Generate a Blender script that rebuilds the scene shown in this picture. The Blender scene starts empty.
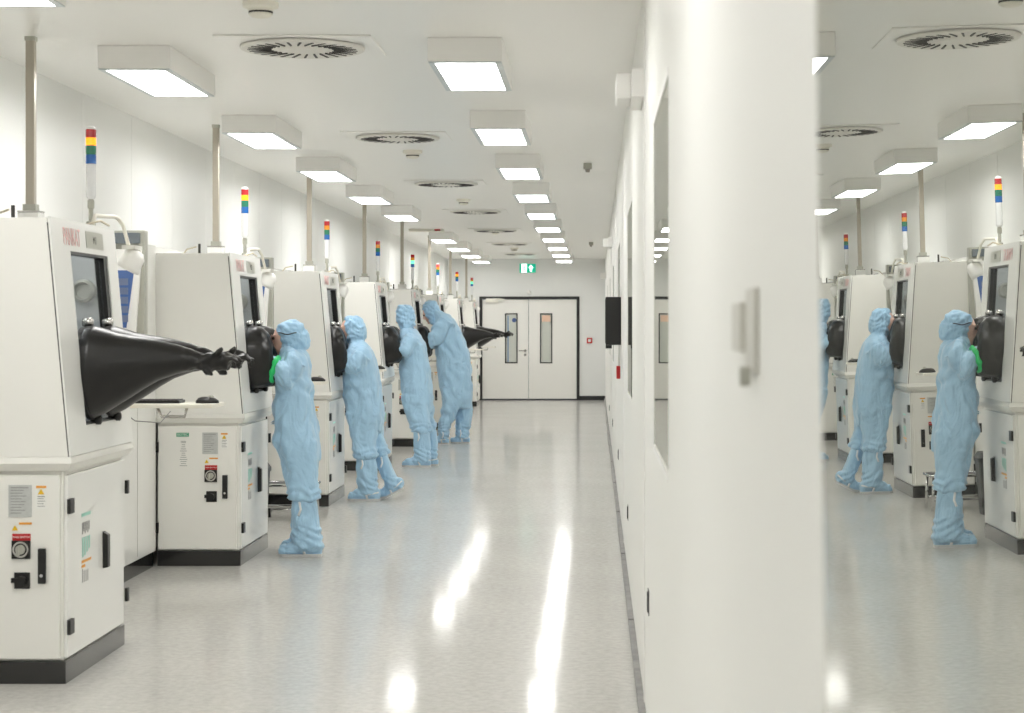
import bpy, bmesh, math, random
from mathutils import Vector, Matrix, noise
random.seed(7)
C = bpy.context.scene.collection
PI = math.pi
# ------------------------------------------------------------------ camera frame used for measuring
F = 1950.0; VX = 596.0; VY = 326.0; EYE = 1.5
CEIL = 2.86; XL = -3.0; XR = 0.19; YEND = 39.5; YBACK = -3.0
def wx(px, Y): return (px - VX) * Y / F
def wz(py, Y): return EYE - (py - VY) * Y / F

# ------------------------------------------------------------------ materials
def srgb(r, g, b):
    def f(c):
        c /= 255.0
        return c / 12.92 if c <= 0.04045 else ((c + 0.055) / 1.055) ** 2.4
    return (f(r), f(g), f(b), 1.0)
MATS = {}
def mat(name, col, rough=0.5, metal=0.0, spec=0.5, coat=0.0, sheen=0.0, emis=None, estr=0.0, bump=None, mottle=None, trans=0.0, folds=False):
    m = bpy.data.materials.new(name); m.use_nodes = True
    nt = m.node_tree; b = nt.nodes['Principled BSDF']
    b.inputs['Base Color'].default_value = col
    b.inputs['Roughness'].default_value = rough
    b.inputs['Metallic'].default_value = metal
    b.inputs['Specular IOR Level'].default_value = spec
    b.inputs['Coat Weight'].default_value = coat
    b.inputs['Sheen Weight'].default_value = sheen
    b.inputs['Transmission Weight'].default_value = trans
    if emis:
        b.inputs['Emission Color'].default_value = emis
        b.inputs['Emission Strength'].default_value = estr
    tc = nt.nodes.new('ShaderNodeTexCoord')
    if mottle:                                   # (scale, amount)
        n = nt.nodes.new('ShaderNodeTexNoise'); n.inputs['Scale'].default_value = mottle[0]; n.inputs['Detail'].default_value = 4
        nt.links.new(tc.outputs['Object'], n.inputs['Vector'])
        mr = nt.nodes.new('ShaderNodeMapRange')
        mr.inputs['From Min'].default_value = 0.3; mr.inputs['From Max'].default_value = 0.7
        mr.inputs['To Min'].default_value = 1 - mottle[1]; mr.inputs['To Max'].default_value = 1 + mottle[1]
        nt.links.new(n.outputs['Fac'], mr.inputs['Value'])
        vm = nt.nodes.new('ShaderNodeVectorMath'); vm.operation = 'SCALE'
        vm.inputs[0].default_value = col[:3]
        nt.links.new(mr.outputs['Result'], vm.inputs['Scale'])
        nt.links.new(vm.outputs['Vector'], b.inputs['Base Color'])
    if bump:                                     # (scale, strength, distance)
        n = nt.nodes.new('ShaderNodeTexNoise'); n.inputs['Scale'].default_value = bump[0]; n.inputs['Detail'].default_value = 3
        nt.links.new(tc.outputs['Object'], n.inputs['Vector'])
        bp = nt.nodes.new('ShaderNodeBump'); bp.inputs['Strength'].default_value = bump[1]; bp.inputs['Distance'].default_value = bump[2]
        nt.links.new(n.outputs['Fac'], bp.inputs['Height']); nt.links.new(bp.outputs['Normal'], b.inputs['Normal'])
        if folds:                                # soft drag folds of thin cloth
            mp = nt.nodes.new('ShaderNodeMapping'); mp.inputs['Rotation'].default_value = (.2, .75, .3); mp.inputs['Scale'].default_value = (7.5, 6.5, 3.2)
            n2 = nt.nodes.new('ShaderNodeTexNoise'); n2.inputs['Scale'].default_value = 1.0; n2.inputs['Detail'].default_value = 2.5; n2.inputs['Distortion'].default_value = 1.2
            nt.links.new(tc.outputs['Object'], mp.inputs['Vector']); nt.links.new(mp.outputs['Vector'], n2.inputs['Vector'])
            b2 = nt.nodes.new('ShaderNodeBump'); b2.inputs['Strength'].default_value = 0.75; b2.inputs['Distance'].default_value = 0.06
            nt.links.new(n2.outputs['Fac'], b2.inputs['Height']); nt.links.new(bp.outputs['Normal'], b2.inputs['Normal']); nt.links.new(b2.outputs['Normal'], b.inputs['Normal'])
    MATS[name] = m
    return m
M_PAINT = mat('machine_paint', srgb(236, 235, 230), 0.42, spec=0.4, mottle=(3, 0.01))
M_PAINT2 = mat('machine_paint_gloss', srgb(240, 240, 237), 0.24, spec=0.5, coat=0.15)
M_LEDGE = mat('ledge_grey', srgb(226, 225, 219), 0.45)
M_BLACK = mat('black_plastic', srgb(22, 21, 20), 0.4)
M_PLINTH = mat('black_plinth', srgb(22, 21, 21), 0.14, spec=0.7, coat=0.3)
M_SEAM = mat('dark_seam', srgb(60, 58, 56), 0.6)
M_SEAM2 = mat('grey_seam', srgb(150, 148, 142), 0.6)
M_RUBBER = mat('black_rubber', srgb(20, 19, 18), 0.34, spec=0.42, coat=0.06, bump=(14, 0.25, 0.01))
M_STEEL = mat('brushed_steel', srgb(190, 188, 184), 0.25, metal=1.0)
M_CHROME = mat('chrome', srgb(215, 215, 215), 0.1, metal=1.0)
M_POLE = mat('pole_paint', srgb(178, 171, 158), 0.38, metal=0.45)
M_GREYPL = mat('grey_plate', srgb(176, 176, 166), 0.4, metal=0.2)
M_INSIDE = mat('chamber_grey', srgb(205, 208, 210), 0.3, metal=0.2)
M_WHITE = mat('white_plastic', srgb(242, 241, 238), 0.35)
M_CREAM = mat('cream_plastic', srgb(236, 233, 222), 0.45)
M_RED = mat('red_enamel', srgb(190, 30, 34), 0.4)
M_YEL = mat('yellow_plastic', srgb(232, 190, 40), 0.4)
M_ORA = mat('orange_ink', srgb(232, 160, 60), 0.5)
M_GRN = mat('green_ink', srgb(50, 150, 110), 0.5)
M_TEAL = mat('teal_ink', srgb(150, 205, 190), 0.5)
M_GINK = mat('grey_ink', srgb(150, 150, 150), 0.6)
M_SPEC = mat('spec_plate', srgb(196, 198, 196), 0.4, metal=0.3, mottle=(60, 0.05))
M_PINK = mat('pink_ink', srgb(226, 182, 180), 0.5)
M_DINK = mat('dark_ink', srgb(95, 96, 90), 0.5)
M_PAPER = mat('white_label', srgb(238, 238, 234), 0.5)
M_SCREEN = mat('blue_screen', srgb(60, 84, 132), 0.25, emis=srgb(80, 112, 165), estr=0.35)
M_SCRN2 = mat('screen_window', srgb(90, 100, 120), 0.3, emis=srgb(70, 85, 120), estr=0.5)
M_HEADER = mat('header_glass', srgb(110, 118, 124), 0.2)
M_SUIT = mat('suit_blue', srgb(168, 206, 234), 0.45, spec=0.4, sheen=0.2, bump=(30, 0.4, 0.012), folds=True)
M_HOOD = mat('hood_blue', srgb(163, 203, 233), 0.48, spec=0.38, sheen=0.15, bump=(40, 0.5, 0.01), folds=True)
M_STRAP = mat('white_strap', srgb(232, 234, 236), 0.6)
M_SOLE = mat('boot_sole', srgb(205, 205, 205), 0.5)
M_SKIN = mat('skin', srgb(230, 188, 170), 0.5, mottle=(20, 0.04))
M_EYE = mat('eye_dark', srgb(60, 40, 32), 0.3)
M_GLASSES = mat('glasses_dark', srgb(50, 60, 78), 0.3)
M_LENS = mat('glasses_lens', srgb(90, 62, 52), 0.1, coat=0.6)
M_CUFF = mat('green_cuff', srgb(40, 200, 110), 0.45)
M_BIN = mat('bin_black', srgb(34, 36, 36), 0.4)
M_LAMPFR = mat('lamp_rim', srgb(205, 212, 214), 0.35, metal=0.2)
M_CEIL = mat('ceiling_white', srgb(241, 240, 236), 0.30, spec=0.5)
M_WALL = mat('wall_white', srgb(236, 237, 235), 0.4, spec=0.5)
M_WALLE = mat('end_wall_white', srgb(232, 233, 232), 0.45, spec=0.4)
M_WALLR = mat('partition_white', srgb(238, 238, 234), 0.5, spec=0.28)
M_DOOR = mat('door_white', srgb(236, 235, 231), 0.35)
M_DARKFR = mat('black_frame', srgb(32, 33, 34), 0.4)
M_PANEW = mat('door_glass', srgb(205, 208, 200), 0.12, coat=0.4)
M_SKIRT = mat('skirting_grey', srgb(132, 131, 130), 0.45, mottle=(9, 0.25))
M_CAPW = mat('clear_tube', srgb(235, 236, 238), 0.12, coat=0.6)
M_DISC = mat('vent_disc', srgb(222, 220, 213), 0.45)
LIT = dict(red=srgb(255, 60, 60), amber=srgb(255, 150, 20), green=srgb(120, 255, 190), blue=srgb(40, 110, 200))
UNL = dict(red=srgb(168, 30, 36), amber=srgb(222, 140, 32), green=srgb(24, 112, 84), blue=srgb(18, 92, 165))
SEG = {}
for k_ in UNL:
    SEG[k_, 0] = mat('lens_' + k_, UNL[k_], 0.25, coat=0.5, emis=UNL[k_], estr=0.15)
    SEG[k_, 1] = mat('lens_lit_' + k_, UNL[k_], 0.25, emis=LIT[k_], estr=1.7)
M_TUBEGLOW = mat('lamp_diffuser', srgb(250, 250, 248), 0.4, emis=(1.0, 0.988, 0.968, 1), estr=17.0)
M_CHAMB = mat('added_chamber_fill', srgb(250, 250, 250), .4, emis=(1, 1, 1, 1), estr=6.0)  # glow for the added fill panel that brightens the chamber
M_LOCK = mat('lock_grey', srgb(208, 206, 198), .4)
M_EXITG = mat('exit_green', srgb(20, 150, 120), 0.4, emis=srgb(20, 185, 150), estr=0.75)
M_EXITW = mat('exit_white', srgb(240, 255, 250), 0.4, emis=srgb(215, 255, 245), estr=2.6)

def floor_material():
    m = bpy.data.materials.new('floor_vinyl'); m.use_nodes = True
    nt = m.node_tree; b = nt.nodes['Principled BSDF']; L = nt.links.new
    tc = nt.nodes.new('ShaderNodeTexCoord')
    n1 = nt.nodes.new('ShaderNodeTexNoise'); n1.inputs['Scale'].default_value = 26; n1.inputs['Detail'].default_value = 6; n1.inputs['Roughness'].default_value = 0.7
    n2 = nt.nodes.new('ShaderNodeTexNoise'); n2.inputs['Scale'].default_value = 1.3; n2.inputs['Detail'].default_value = 4
    for n in (n1, n2): L(tc.outputs['Object'], n.inputs['Vector'])
    r1 = nt.nodes.new('ShaderNodeValToRGB'); r1.color_ramp.elements[0].position = 0.36; r1.color_ramp.elements[1].position = 0.62
    r1.color_ramp.elements[0].color = srgb(199, 197, 192); r1.color_ramp.elements[1].color = srgb(216, 214, 209)
    L(n1.outputs['Fac'], r1.inputs['Fac'])
    r2 = nt.nodes.new('ShaderNodeValToRGB'); r2.color_ramp.elements[0].position = 0.35; r2.color_ramp.elements[1].position = 0.65
    r2.color_ramp.elements[0].color = (0.95, 0.95, 0.95, 1); r2.color_ramp.elements[1].color = (1, 1, 1, 1)
    L(n2.outputs['Fac'], r2.inputs['Fac'])
    mx = nt.nodes.new('ShaderNodeMix'); mx.data_type = 'RGBA'; mx.blend_type = 'MULTIPLY'; mx.inputs['Factor'].default_value = 1
    L(r1.outputs['Color'], mx.inputs['A']); L(r2.outputs['Color'], mx.inputs['B'])
    # welded sheet joints across and along the corridor
    L(mx.outputs['Result'], b.inputs['Base Color'])
    b.inputs['Roughness'].default_value = 0.14
    b.inputs['Specular IOR Level'].default_value = 0.2
    n3 = nt.nodes.new('ShaderNodeTexNoise'); n3.inputs['Scale'].default_value = 5; n3.inputs['Detail'].default_value = 3
    L(tc.outputs['Object'], n3.inputs['Vector'])
    mr = nt.nodes.new('ShaderNodeMapRange'); mr.inputs['To Min'].default_value = 0.05; mr.inputs['To Max'].default_value = 0.12
    L(n3.outputs['Fac'], mr.inputs['Value']); L(mr.outputs['Result'], b.inputs['Roughness'])
    bp = nt.nodes.new('ShaderNodeBump'); bp.inputs['Strength'].default_value = 0.12; bp.inputs['Distance'].default_value = 0.002
    n4 = nt.nodes.new('ShaderNodeTexNoise'); n4.inputs['Scale'].default_value = 3.0
    L(tc.outputs['Object'], n4.inputs['Vector'])
    L(n4.outputs['Fac'], bp.inputs['Height']); L(bp.outputs['Normal'], b.inputs['Normal'])
    # worn polymer finish: diffuse body under a thin gloss with a sharp and a broad lobe
    out = nt.nodes['Material Output']
    df = nt.nodes.new('ShaderNodeBsdfDiffuse'); L(mx.outputs['Result'], df.inputs['Color']); L(bp.outputs['Normal'], df.inputs['Normal'])
    g1 = nt.nodes.new('ShaderNodeBsdfGlossy'); L(mr.outputs['Result'], g1.inputs['Roughness']); L(bp.outputs['Normal'], g1.inputs['Normal'])
    g2 = nt.nodes.new('ShaderNodeBsdfGlossy'); g2.inputs['Roughness'].default_value = 0.26
    gm = nt.nodes.new('ShaderNodeMixShader'); gm.inputs['Fac'].default_value = 0.30; L(g1.outputs[0], gm.inputs[1]); L(g2.outputs[0], gm.inputs[2])
    fr = nt.nodes.new('ShaderNodeFresnel'); fr.inputs['IOR'].default_value = 1.4
    mu = nt.nodes.new('ShaderNodeMath'); mu.operation = 'MULTIPLY'; mu.inputs[1].default_value = 0.85; L(fr.outputs[0], mu.inputs[0])
    ms = nt.nodes.new('ShaderNodeMixShader'); L(mu.outputs[0], ms.inputs['Fac']); L(df.outputs[0], ms.inputs[1]); L(gm.outputs[0], ms.inputs[2])
    L(ms.outputs[0], out.inputs['Surface']); nt.nodes.remove(b)
    return m
M_FLOOR = floor_material()

def glass_material(name, gloss, tint, behind):
    m = bpy.data.materials.new(name); m.use_nodes = True
    nt = m.node_tree; nt.nodes.clear(); L = nt.links.new
    out = nt.nodes.new('ShaderNodeOutputMaterial')
    g = nt.nodes.new('ShaderNodeBsdfGlossy'); g.inputs['Color'].default_value = tint; g.inputs['Roughness'].default_value = 0.0
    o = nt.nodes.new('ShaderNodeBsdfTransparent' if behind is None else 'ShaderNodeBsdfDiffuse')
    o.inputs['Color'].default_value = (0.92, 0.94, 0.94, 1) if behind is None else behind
    mx = nt.nodes.new('ShaderNodeMixShader'); mx.inputs['Fac'].default_value = gloss
    L(o.outputs[0], mx.inputs[1]); L(g.outputs[0], mx.inputs[2]); L(mx.outputs[0], out.inputs['Surface'])
    return m
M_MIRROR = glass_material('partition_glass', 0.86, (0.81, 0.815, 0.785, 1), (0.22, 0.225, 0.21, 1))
M_THIN = glass_material('glovebox_glass', 0.10, (1, 1, 1, 1), None)

# ------------------------------------------------------------------ mesh helpers
def bm_new(): return bmesh.new()
def bx(bm, x0, x1, y0, y1, z0, z1):
    v = [bm.verts.new((x, y, z)) for x in (x0, x1) for y in (y0, y1) for z in (z0, z1)]
    for f in ((0, 1, 3, 2), (4, 6, 7, 5), (0, 4, 5, 1), (2, 3, 7, 6), (0, 2, 6, 4), (1, 5, 7, 3)):
        bm.faces.new([v[i] for i in f])
    return v
def hexa(bm, p):   # 8 corners: bottom ring 0-3, top ring 4-7
    v = [bm.verts.new(q) for q in p]
    for f in ((3, 2, 1, 0), (4, 5, 6, 7), (0, 1, 5, 4), (1, 2, 6, 5), (2, 3, 7, 6), (3, 0, 4, 7)):
        bm.faces.new([v[i] for i in f])
def rings(bm, rs, cap=True):
    vs = [[bm.verts.new(p) for p in r] for r in rs]
    n = len(vs[0])
    for a, b in zip(vs, vs[1:]):
        for i in range(n):
            j = (i + 1) % n
            bm.faces.new((a[i], a[j], b[j], b[i]))
    if cap:
        bm.faces.new(list(reversed(vs[0]))); bm.faces.new(vs[-1])
def tube(bm, pts, r, n=10, cap=True, ry=None):
    pts = [Vector(p) for p in pts]
    rr = r if isinstance(r, (list, tuple)) else [r] * len(pts)
    rs = []; up = None
    for i, p in enumerate(pts):
        d = (pts[min(i + 1, len(pts) - 1)] - pts[max(i - 1, 0)]).normalized()
        if up is None:
            up = Vector((0, 0, 1)) if abs(d.z) < 0.9 else Vector((0, 1, 0))
        s = d.cross(up).normalized(); up = s.cross(d).normalized()
        rs.append([p + s * (math.cos(2 * PI * k / n) * rr[i]) + up * (math.sin(2 * PI * k / n) * rr[i] * (ry or 1)) for k in range(n)])
    rings(bm, rs, cap)
def lathe(bm, prof, c, axis='z', n=24, cap=True):   # prof: (radius, height)
    rs = []
    for r, h in prof:
        ring = []
        for k in range(n):
            a = 2 * PI * k / n
            if axis == 'z': ring.append((c[0] + r * math.cos(a), c[1] + r * math.sin(a), c[2] + h))
            elif axis == 'x': ring.append((c[0] + h, c[1] + r * math.cos(a), c[2] + r * math.sin(a)))
            else: ring.append((c[0] + r * math.sin(a), c[1] + h, c[2] + r * math.cos(a)))
        rs.append(ring)
    rings(bm, rs, cap)
def ellring(c, a, b, n=24, p=2.0):
    out = []
    for k in range(n):
        t = 2 * PI * k / n
        ct, st = math.cos(t), math.sin(t)
        out.append((c[0] + a * math.copysign(abs(ct) ** (2 / p), ct), c[1] + b * math.copysign(abs(st) ** (2 / p), st), c[2]))
    return out
def obj(name, bm, m, parent=None, loc=(0, 0, 0), smooth=False, bevel=0.0, world=False):
    bmesh.ops.recalc_face_normals(bm, faces=bm.faces)
    if bevel > 0:
        es = [e for e in bm.edges if len(e.link_faces) == 2 and e.calc_face_angle(0) > 0.5]
        bmesh.ops.bevel(bm, geom=es, offset=bevel, segments=2, affect='EDGES', profile=0.5)
    me = bpy.data.meshes.new(name); bm.to_mesh(me); bm.free()
    me.materials.append(m)
    if smooth:
        for p in me.polygons: p.use_smooth = True
    o = bpy.data.objects.new(name, me); C.objects.link(o); o.location = loc
    if parent is not None: o.parent = parent
    return o
def tag(o, label, cat, group=None, kind=None):
    if label: o['label'] = label
    if cat: o['category'] = cat
    if group: o['group'] = group
    if kind: o['kind'] = kind
    return o
def thing(name, label, cat, loc=(0, 0, 0), group=None):
    o = bpy.data.objects.new(name, None); C.objects.link(o); o.location = loc; o.empty_display_size = 0.1
    return tag(o, label, cat, group)
def struct(name, bm, m, parent=None, **k):
    o = obj(name, bm, m, parent, **k)
    if parent is None: o['kind'] = 'structure'
    return o
def children_of(o): return [c for c in C.objects if c.parent == o]
def dup(root, loc, label=None, group=None):
    def rec(o, par):
        c = o.copy(); C.objects.link(c); c.parent = par
        for ch in kids.get(o.name, []): rec(ch, c)
        return c
    kids = {}
    for o in list(C.objects):
        if o.parent: kids.setdefault(o.parent.name, []).append(o)
    r = rec(root, root.parent); r.location = loc
    if label: r['label'] = label
    if group: r['group'] = group
    return r
def text_mesh(name, body, m, parent, size, mat4, extrude=0.0004, spacing=1.0):
    cu = bpy.data.curves.new(name, 'FONT'); cu.body = body; cu.size = size; cu.extrude = extrude; cu.space_character = spacing
    cu.align_x = 'CENTER'; cu.align_y = 'CENTER'; cu.resolution_u = 3
    t = bpy.data.objects.new('tmp_' + name, cu); C.objects.link(t)
    dg = bpy.context.evaluated_depsgraph_get(); me = bpy.data.meshes.new_from_object(t.evaluated_get(dg))
    bpy.data.objects.remove(t); bpy.data.curves.remove(cu)
    me.materials.clear(); me.materials.append(m); me.transform(mat4); me.name = name
    o = bpy.data.objects.new(name, me); C.objects.link(o)
    if parent is not None: o.parent = parent
    return o
def remeshed(bm, voxel, smooth_it=4, factor=0.6):
    bmesh.ops.recalc_face_normals(bm, faces=bm.faces)
    me = bpy.data.meshes.new('tmp_blob'); bm.to_mesh(me); bm.free()
    o = bpy.data.objects.new('tmp_blob', me); C.objects.link(o)
    r = o.modifiers.new('r', 'REMESH'); r.mode = 'VOXEL'; r.voxel_size = voxel; r.adaptivity = 0.0
    if smooth_it:
        s = o.modifiers.new('s', 'SMOOTH'); s.factor = factor; s.iterations = smooth_it
    dg = bpy.context.evaluated_depsgraph_get(); out = bpy.data.meshes.new_from_object(o.evaluated_get(dg))
    bpy.data.objects.remove(o); bpy.data.meshes.remove(me)
    return out
def mesh_obj(name, me, m, parent=None, smooth=True):
    me.materials.clear(); me.materials.append(m); me.name = name
    if smooth:
        for p in me.polygons: p.use_smooth = True
    o = bpy.data.objects.new(name, me); C.objects.link(o)
    if parent is not None: o.parent = parent
    return o
# matrix: text plane XY -> wall facing -Y (readable from the camera)
def face_negy(x, y, z): return Matrix.Translation((x, y, z)) @ Matrix.Rotation(PI / 2, 4, 'X')
# text on a surface facing +X (reading direction +Y)
def face_posx(x, y, z, lean=0.0): return Matrix.Translation((x, y, z)) @ Matrix.Rotation(-lean, 4, 'Y') @ Matrix.Rotation(PI / 2, 4, 'Z') @ Matrix.Rotation(PI / 2, 4, 'X')

# ------------------------------------------------------------------ the room
b = bm_new(); bx(b, XL - .2, XR + .3, YBACK, YEND + .2, -.1, 0); struct('floor', b, M_FLOOR)
b = bm_new(); bx(b, XL - .2, XR + .3, YBACK, YEND + .2, CEIL, CEIL + .1); struct('ceiling', b, M_CEIL)
b = bm_new()
y = YBACK
bx(b, XL - .1, XL - .004, YBACK, YEND, 0, CEIL)
while y < YEND:                                        # wall panels with narrow joints
    bx(b, XL - .01, XL, y + .002, min(y + 1.196, YEND), 0, CEIL); y += 1.2
struct('wall_left', b, M_WALL)
b = bm_new(); bx(b, XL - .2, XR + .3, YBACK - .1, YBACK, 0, CEIL); struct('wall_back', b, M_WALL)
# end wall with the doorway left open
DX0, DX1, DZ = wx(479.5, YEND), wx(579.5, YEND), wz(296.5, YEND)
b = bm_new()
bx(b, XL - .1, DX0, YEND, YEND + .12, 0, CEIL); bx(b, DX1, XR + .3, YEND, YEND + .12, 0, CEIL); bx(b, DX0, DX1, YEND, YEND + .12, DZ, CEIL)
struct('wall_end', b, M_WALLE)
b = bm_new(); bx(b, DX1, XR - .002, YEND - .015, YEND, 0, .085); struct('baseboard_end', b, M_DARKFR)
b = bm_new(); bx(b, XL, XL + .012, YBACK, YEND, 0, .08); struct('baseboard_left', b, M_DARKFR)
# corridor-side partition on the right, X = XR, with window openings
WZ0, WZ1 = 1.11, 2.16
WIN = [(0.2, 1.615), (5.12, 6.42), (10.25, 11.75), (15.45, 16.9), (20.8, 22.1), (25.7, 27.2), (30.9, 32.4)]
b = bm_new()
bx(b, XR, XR + .12, YBACK, YEND, 0.03, WZ0); bx(b, XR, XR + .12, YBACK, YEND, WZ1, CEIL)
y = YBACK
for (a, c) in WIN:
    bx(b, XR, XR + .12, y, a, WZ0, WZ1); y = c
bx(b, XR, XR + .12, y, YEND, WZ0, WZ1)
struct('wall_right', b, M_WALLR)
# narrow cover strips on the panel joints (real raised profiles)
b = bm_new()
for yy in (7.6, 13.2, 18.6, 24.0, 29.2, 34.5):
    bx(b, XR - .003, XR, yy, yy + .06, .03, CEIL)
struct('trim_1', b, M_WHITE)
b = bm_new()
for i in range(30):
    y0 = YBACK + i * 1.42
    if y0 < YEND:
        bx(b, XR - .026, XR + .02, y0, min(y0 + 1.41, YEND), 0, .028 + .004 * (i % 2))
struct('trim_2', b, M_SKIRT)
for i, (a, c) in enumerate(WIN):
    w = tag(bpy.data.objects.new('window_%d' % (i + 1), None), None, None, kind='structure'); C.objects.link(w); w.location = (XR, a, WZ0)
    g = .0143 if i == 0 else 0.0
    b = bm_new()
    x = XR + .002 if i else XR - .004
    def xp(z): return x - g * (z - EYE)
    hexa(b, [(xp(WZ0) - XR, 0, 0), (xp(WZ0) + .006 - XR, 0, 0), (xp(WZ0) + .006 - XR, c - a, 0), (xp(WZ0) - XR, c - a, 0),
             (xp(WZ1) - XR, 0, WZ1 - WZ0), (xp(WZ1) + .006 - XR, 0, WZ1 - WZ0), (xp(WZ1) + .006 - XR, c - a, WZ1 - WZ0), (xp(WZ1) - XR, c - a, WZ1 - WZ0)])
    obj('pane', b, M_MIRROR, w)
    b = bm_new()
    e = .002
    bx(b, -e, 0, 0, c - a, -.02, 0); bx(b, -e, 0, 0, c - a, WZ1 - WZ0, WZ1 - WZ0 + .02)
    bx(b, .02, .03, 0, c - a, 0, WZ1 - WZ0)
    obj('window_frame', b, M_WHITE, w)

# double door
d = tag(bpy.data.objects.new('door_1', None), None, None, kind='structure'); C.objects.link(d); d.location = (0, YEND, 0)
b = bm_new(); t = .055
bx(b, DX0, DX0 + t, -.03, .1, 0, DZ); bx(b, DX1 - t, DX1, -.03, .1, 0, DZ); bx(b, DX0 + t, DX1 - t, -.03, .1, DZ - t, DZ)
obj('door_frame', b, M_DARKFR, d)
b = bm_new(); bx(b, DX0 + t, DX1 - t, -.005, .1, 0, .02); obj('threshold', b, M_DARKFR, d)
xm = wx(528.6, YEND)
for k, (x0, x1, g0, g1) in enumerate(((DX0 + t + .005, xm - .006, wx(505, YEND), wx(517.6, YEND)), (xm + .006, DX1 - t - .005, wx(540, YEND), wx(552.3, YEND)))):
    gz0, gz1 = wz(363.3, YEND), wz(313.3, YEND)
    b = bm_new()
    bx(b, x0, g0, 0, .05, .03, DZ - t - .005); bx(b, g1, x1, 0, .05, .03, DZ - t - .005)
    bx(b, g0, g1, 0, .05, .03, gz0); bx(b, g0, g1, 0, .05, gz1, DZ - t - .005)
    lf = obj('door_leaf', b, M_DOOR, d)
    b = bm_new(); f = .022
    bx(b, g0, g0 + f, -.008, .03, gz0, gz1); bx(b, g1 - f, g1, -.008, .03, gz0, gz1); bx(b, g0 + f, g1 - f, -.008, .03, gz0, gz0 + f); bx(b, g0 + f, g1 - f, -.008, .03, gz1 - f, gz1)
    obj('glazing_frame', b, M_DARKFR, lf)
    b = bm_new(); bx(b, g0 + f, g1 - f, .015, .022, gz0 + f, gz1 - f); obj('pane', b, M_PANEW, lf)
    if k == 0:
        b = bm_new(); hx = xm - .07; hz = wz(350.6, YEND)
        lathe(b, [(.026, -.012), (.026, 0)], (hx, 0, hz), 'y', 16); tube(b, [(hx, -.01, hz), (hx, -.05, hz), (hx - .13, -.055, hz)], .011, 8)
        lathe(b, [(.024, -.012), (.024, 0)], (hx, 0, hz - .085), 'y', 16)
        obj('door_handle', b, M_STEEL, lf)
        b = bm_new(); bx(b, g0 + .05, g0 + .075, .008, .0145, gz0 + .03, gz1 - .05); obj('blue_strip', b, mat('blue_strip', srgb(120, 150, 185), .4), lf)
        b = bm_new(); lathe(b, [(.045, .0), (.045, .006)], (g1 - .07, .007, gz1 - .14), 'y', 16); obj('round_sticker', b, mat('blue_sticker', srgb(80, 100, 150), .4), lf)
    else:
        b = bm_new(); bx(b, g0 + .04, g1 - .04, .008, .0145, gz1 - .17, gz1 - .04); obj('sticker', b, mat('sticker_orange', srgb(236, 200, 176), .5), lf)
b = bm_new(); bx(b, wx(486, YEND), wx(498, YEND), -.07, -.002, wz(302.4, YEND), wz(298.6, YEND)); tube(b, [(wx(492, YEND), -.05, wz(299, YEND)), (wx(505, YEND), -.12, DZ - .06), (wx(498, YEND), -.03, DZ - .04)], .01, 6)
obj('door_closer', b, M_CREAM, d)

# exit sign on the end wall
ex = thing('exit_sign', 'lit green and white emergency exit sign with arrow above the double door', 'exit sign', (wx(527.8, YEND), YEND - .002, wz(268.3, YEND)))
b = bm_new(); bx(b, -.17, .17, -.06, 0, -.095, .095); obj('sign_housing', b, M_WHITE, ex, bevel=.004)
b = bm_new(); bx(b, -.165, .165, -.064, -.0605, -.09, .09); obj('sign_face', b, M_EXITG, ex)
b = bm_new(); bx(b, -.125, -.02, -.068, -.0645, -.085, .085); obj('door_symbol', b, M_EXITW, ex)
b = bm_new()   # running figure
lathe(b, [(.013, 0), (.013, .003)], (-.068, -.072, .05), 'y', 12)
tube(b, [(-.072, -.071, .035), (-.078, -.071, -.01)], .010, 6)
tube(b, [(-.078, -.071, -.01), (-.058, -.071, -.03), (-.062, -.071, -.065)], .007, 6)
tube(b, [(-.078, -.071, -.01), (-.09, -.071, -.04), (-.11, -.071, -.05)], .007, 6)
tube(b, [(-.074, -.071, .028), (-.05, -.071, .01), (-.04, -.071, .025)], .006, 6)
tube(b, [(-.074, -.071, .028), (-.1, -.071, .012)], .006, 6)
obj('running_figure', b, M_EXITG, ex)
b = bm_new()
v = [b.verts.new((px_, -.068, pz_)) for px_, pz_ in ((.065, .07), (.015, .005), (.045, .005), (.045, -.065), (.085, -.065), (.085, .005), (.115, .005))]
b.faces.new(v); obj('arrow', b, M_EXITW, ex)

# red call points
def call_point(label, loc, axis):
    t = thing('fire_alarm_switch', label, 'fire alarm call point', loc)
    b = bm_new()
    if axis == 'y': bx(b, -.055, .055, -.035, 0, -.055, .055)
    else: bx(b, -.03, 0, -.05, .05, -.05, .05)
    obj('housing', b, M_RED, t, bevel=.004)
    b = bm_new()
    if axis == 'y': bx(b, -.028, .028, -.039, -.0355, -.028, .028)
    else: bx(b, -.033, -.0305, -.02, .02, -.02, .02)
    obj('press_plate', b, M_PAPER, t)
call_point('red square fire alarm call point on the end wall beside the double door', (wx(589.5, YEND), YEND, wz(340.5, YEND)), 'y')
call_point('red call point on the glossy white partition below the black screen', (XR, 15.3, wz(372, 15.4)), 'x')
# small sensor over the door
s = thing('door_sensor', 'small round white sensor above the middle of the double door', 'sensor', (wx(529, YEND), YEND, wz(292.6, YEND)))
b = bm_new(); lathe(b, [(.03, -.03), (.045, -.01), (.045, 0)], (0, 0, 0), 'y', 16); obj('sensor_body', b, M_WHITE, s, smooth=True)

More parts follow.
